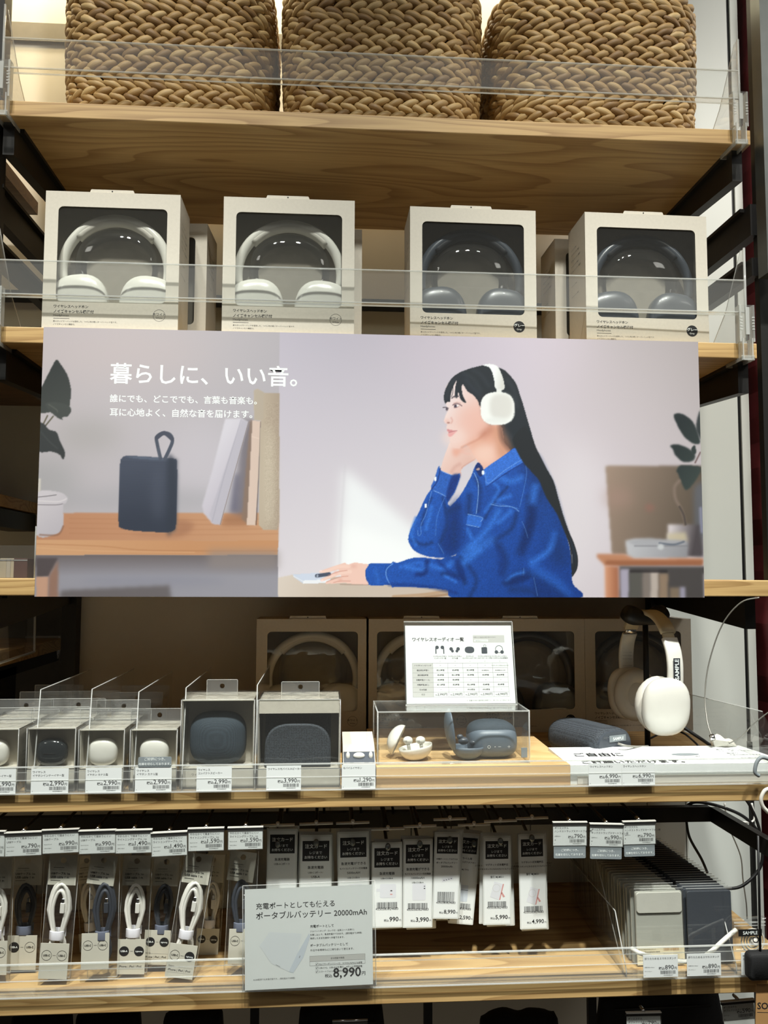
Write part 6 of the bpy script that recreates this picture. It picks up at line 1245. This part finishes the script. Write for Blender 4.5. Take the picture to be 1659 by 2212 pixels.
# sample bag, tube, pouch, kraft card
a = P(1587, 2058, -.118); b = P(1655, 2058, -.118); W = (b.x-a.x)/2; h = P(1600, 1985, -.118).z-a.z
t = thing('sample_bag', ((a.x+b.x)/2, -.118, a.z), 'clear sample bag with a suction cup and black label at the right edge', 'bag')
MB().prism([(-W+.004, 0), (W+.002, 0), (W+.002, h), (-W, h-.002)], 0, .010, 0, bev=.001).box(-W, W, -.0005, .0, h-.006, h-.004, 1).box(-W, W, -.0005, .0, h-.010, h-.009, 1).build('clear_bag', ['film', 'acrylic_edge'], t)
s_ = MB().box(-W+.006, W-.006, -.0012, -.0006, h-.024, h-.0145, 0); s_.text('SAMPLE', 0, h-.0215, -.0014, width=.022, m=1, al='C', bold=.02); s_.build('sample_label', ['black', 'ink_white'], t)
q_ = MB(); [q_.tube([(.006+r_*math.cos(a_), .004, .014+r_*math.sin(a_)) for a_ in np.linspace(0, 2*PI, 20, endpoint=False)], .0012, 6, 0, closed=True) for r_ in (.005, .009, .013, .017)]; q_.ell((.008, .003, .014), .006, .004, .006); q_.build('suction_cup', ['white_soft'], t)
tag(MB().tube(smooth([P(1364, 2049, -.105), P(1385, 2060, -.116), P(1430, 2072, -.119), P(1500, 2076, -.119), P(1535, 2056, -.118), P(1562, 2032, -.112), P(1590, 2008, -.105)], 6, False), .0032, 10).build('charging_cable', ['cable_white']), 'white charging cable looping in front of the phone stands', 'cable')
a = P(1620, 2122, -.150); b = P(1680, 2060, -.150); t = thing('phone_pouch', ((a.x+b.x)/2, -.150, a.z), 'black padded pouch hanging at the right edge of the picture', 'pouch')
MB().prism(rrect(-(b.x-a.x)/2, (b.x-a.x)/2, 0, b.z-a.z, .007, 5), 0, .018, 0, bev=.004, sm=True).build('body', ['pouch_cloth'], t); MB().tube([(0, .009, b.z-a.z), (.002, .009, b.z-a.z+.16)], .0018, 8).build('strap', ['black'], t); MB().tube([(-.006+.004*math.cos(q), .009, b.z-a.z+.016+.004*math.sin(q)) for q in np.linspace(0, 2*PI, 14, endpoint=False)], .0007, 6, 0, closed=True).build('ring', ['black'], t)
a = P(1632, 2215, -.140); b = P(1700, 2126, -.140); t = thing('kraft_card', ((a.x+b.x)/2, -.140, a.z), 'brown kraft paper card hanging at the lower right corner', 'card', None, (0, math.radians(3), 0)); W = (b.x-a.x)/2; h = b.z-a.z
mb = MB().box(-W, W, 0, .001, 0, h, 0); mb.text('SOFT', -W+.002, .021, -.0004, width=.030, m=1, bold=.02).rect(-W+.002, W, .016, .0168, -.0004, 1).text('790', -W+.022, .008, -.0004, size=.006, m=1); mb.build('card', ['kraft', 'ink'], t)
# cables hanging at lower right
for pts, r_, m, lb in (([(1480, 1745), (1500, 1733), (1540, 1738), (1590, 1755), (1620, 1775), (1640, 1800)], .0028, 'black', 'black cable looping over the bar under the middle shelf'), ([(1483, 1775), (1490, 1810), (1515, 1855), (1528, 1885)], .0024, 'black', 'black cable dropping behind the dark phone stands'), ([(1560, 1920), (1600, 1915), (1635, 1885), (1647, 1850), (1640, 1790), (1620, 1740), (1600, 1715)], .0028, 'black', 'black cable bending round beside the phone stands at right'), ([(1565, 1735), (1575, 1770), (1610, 1776), (1629, 1770), (1624, 1735)], .0018, 'cable_white', 'white cable loop at the far right under the middle shelf'), ([(1580, 1800), (1600, 1850), (1605, 1900), (1612, 1950), (1614, 1985)], .0012, 'wire_grey', 'thin grey wire hanging down beside the right wall')):
    tag(MB().tube(smooth([P(x, y, .14 if 'dropping' not in lb else .17) for x, y in pts], 6, False), r_, 8).build('loose_cable', [m]), lb, 'cable')
tag(MB().box(P(1627, 1900, .30).x, P(1634, 1900, .30).x, .30, .31, 0, ZD-TH).build('thin_post', ['black_metal']), 'thin black post at the right of the lowest bay', 'post')

# ------------------------------------------------------------------ below the lowest shelf
def pouch(px0, px1, pyt, Y, label, seed):
    a = P(px0, pyt, Y); b = P(px1, pyt, Y); W = (b.x-a.x)/2; r = random.Random(seed); h = .20
    t = thing('zip_pouch', ((a.x+b.x)/2, Y, a.z), label, 'pouch', 'dark pouches hanging below the lowest shelf')
    pts = [(-W, -h), (W, -h), (W*1.0, -.03), (W*.8, -.008), (W*.3, -.002), (0, -.006), (-W*.4, 0), (-W*.85, -.010), (-W, -.035)]
    MB().prism([(p.x, p.y) for p in smooth([(x, z, 0) for x, z in pts], 4)], 0, .03, 0, bev=.008, sm=True).build('body', ['pouch_cloth'], t)
    MB().tube([(-W*.8, -.001, -.03), (W*.8, -.001, -.028)], .0016, 6).build('zip', ['black_metal'], t)
    return t
for i, (x0, x1, y, Y, nm) in enumerate(((20, 150, 2185, .02, 'at the far left'), (160, 300, 2182, .06, 'second from the left'), (350, 480, 2186, .04, 'left of the battery sign'), (645, 830, 2172, .03, 'right below the battery sign'), (1040, 1210, 2192, .05, 'left of the lower right price tag'), (1300, 1560, 2140, .08, 'behind the two lowest price tags'))):
    pouch(x0, x1, y, Y, 'dark fabric pouch hanging below the lowest shelf, '+nm, i)
GL = 'price tags hanging below the lowest shelf'
price_tag(1354, 1427, 2232, -.10, ('ポリエステル', 'ダブルファスナーケース'), '790', 'price tag for a zip case cut by the bottom picture edge', None, math.radians(.5), GL, pyt=2194, holder=True, h_=.034)
price_tag(1562, 1631, 2205, -.09, ('ポリエステル', 'ダブルファスナーケース'), '590', '590 yen price tag hanging at the lower right corner', None, math.radians(-3), GL, pyt=2168, holder=True, smalls=('約12×19cm', '黒'))
t = thing('label_holder', P(756, 2212, -.10), 'empty clear label holder below the battery sign at the bottom edge', 'label holder'); MB().box(-.025, .025, 0, .001, -.03, .004).build('pocket', ['clear_card'], t); MB().tube([(-.025, 0, .005), (.025, 0, .005)], .0015, 8).build('bar', ['chrome'], t)
for i, (px, nm) in enumerate(((550, 'left of the battery sign'), (925, 'centre'), (1280, 'right of centre'))):
    a = P(px, 2180, .30); tag(MB().box(a.x-.008, a.x+.008, .30, .312, 0, ZE-TH).build('rear_post', ['black_metal']), 'dark post below the lowest shelf, '+nm, 'post')
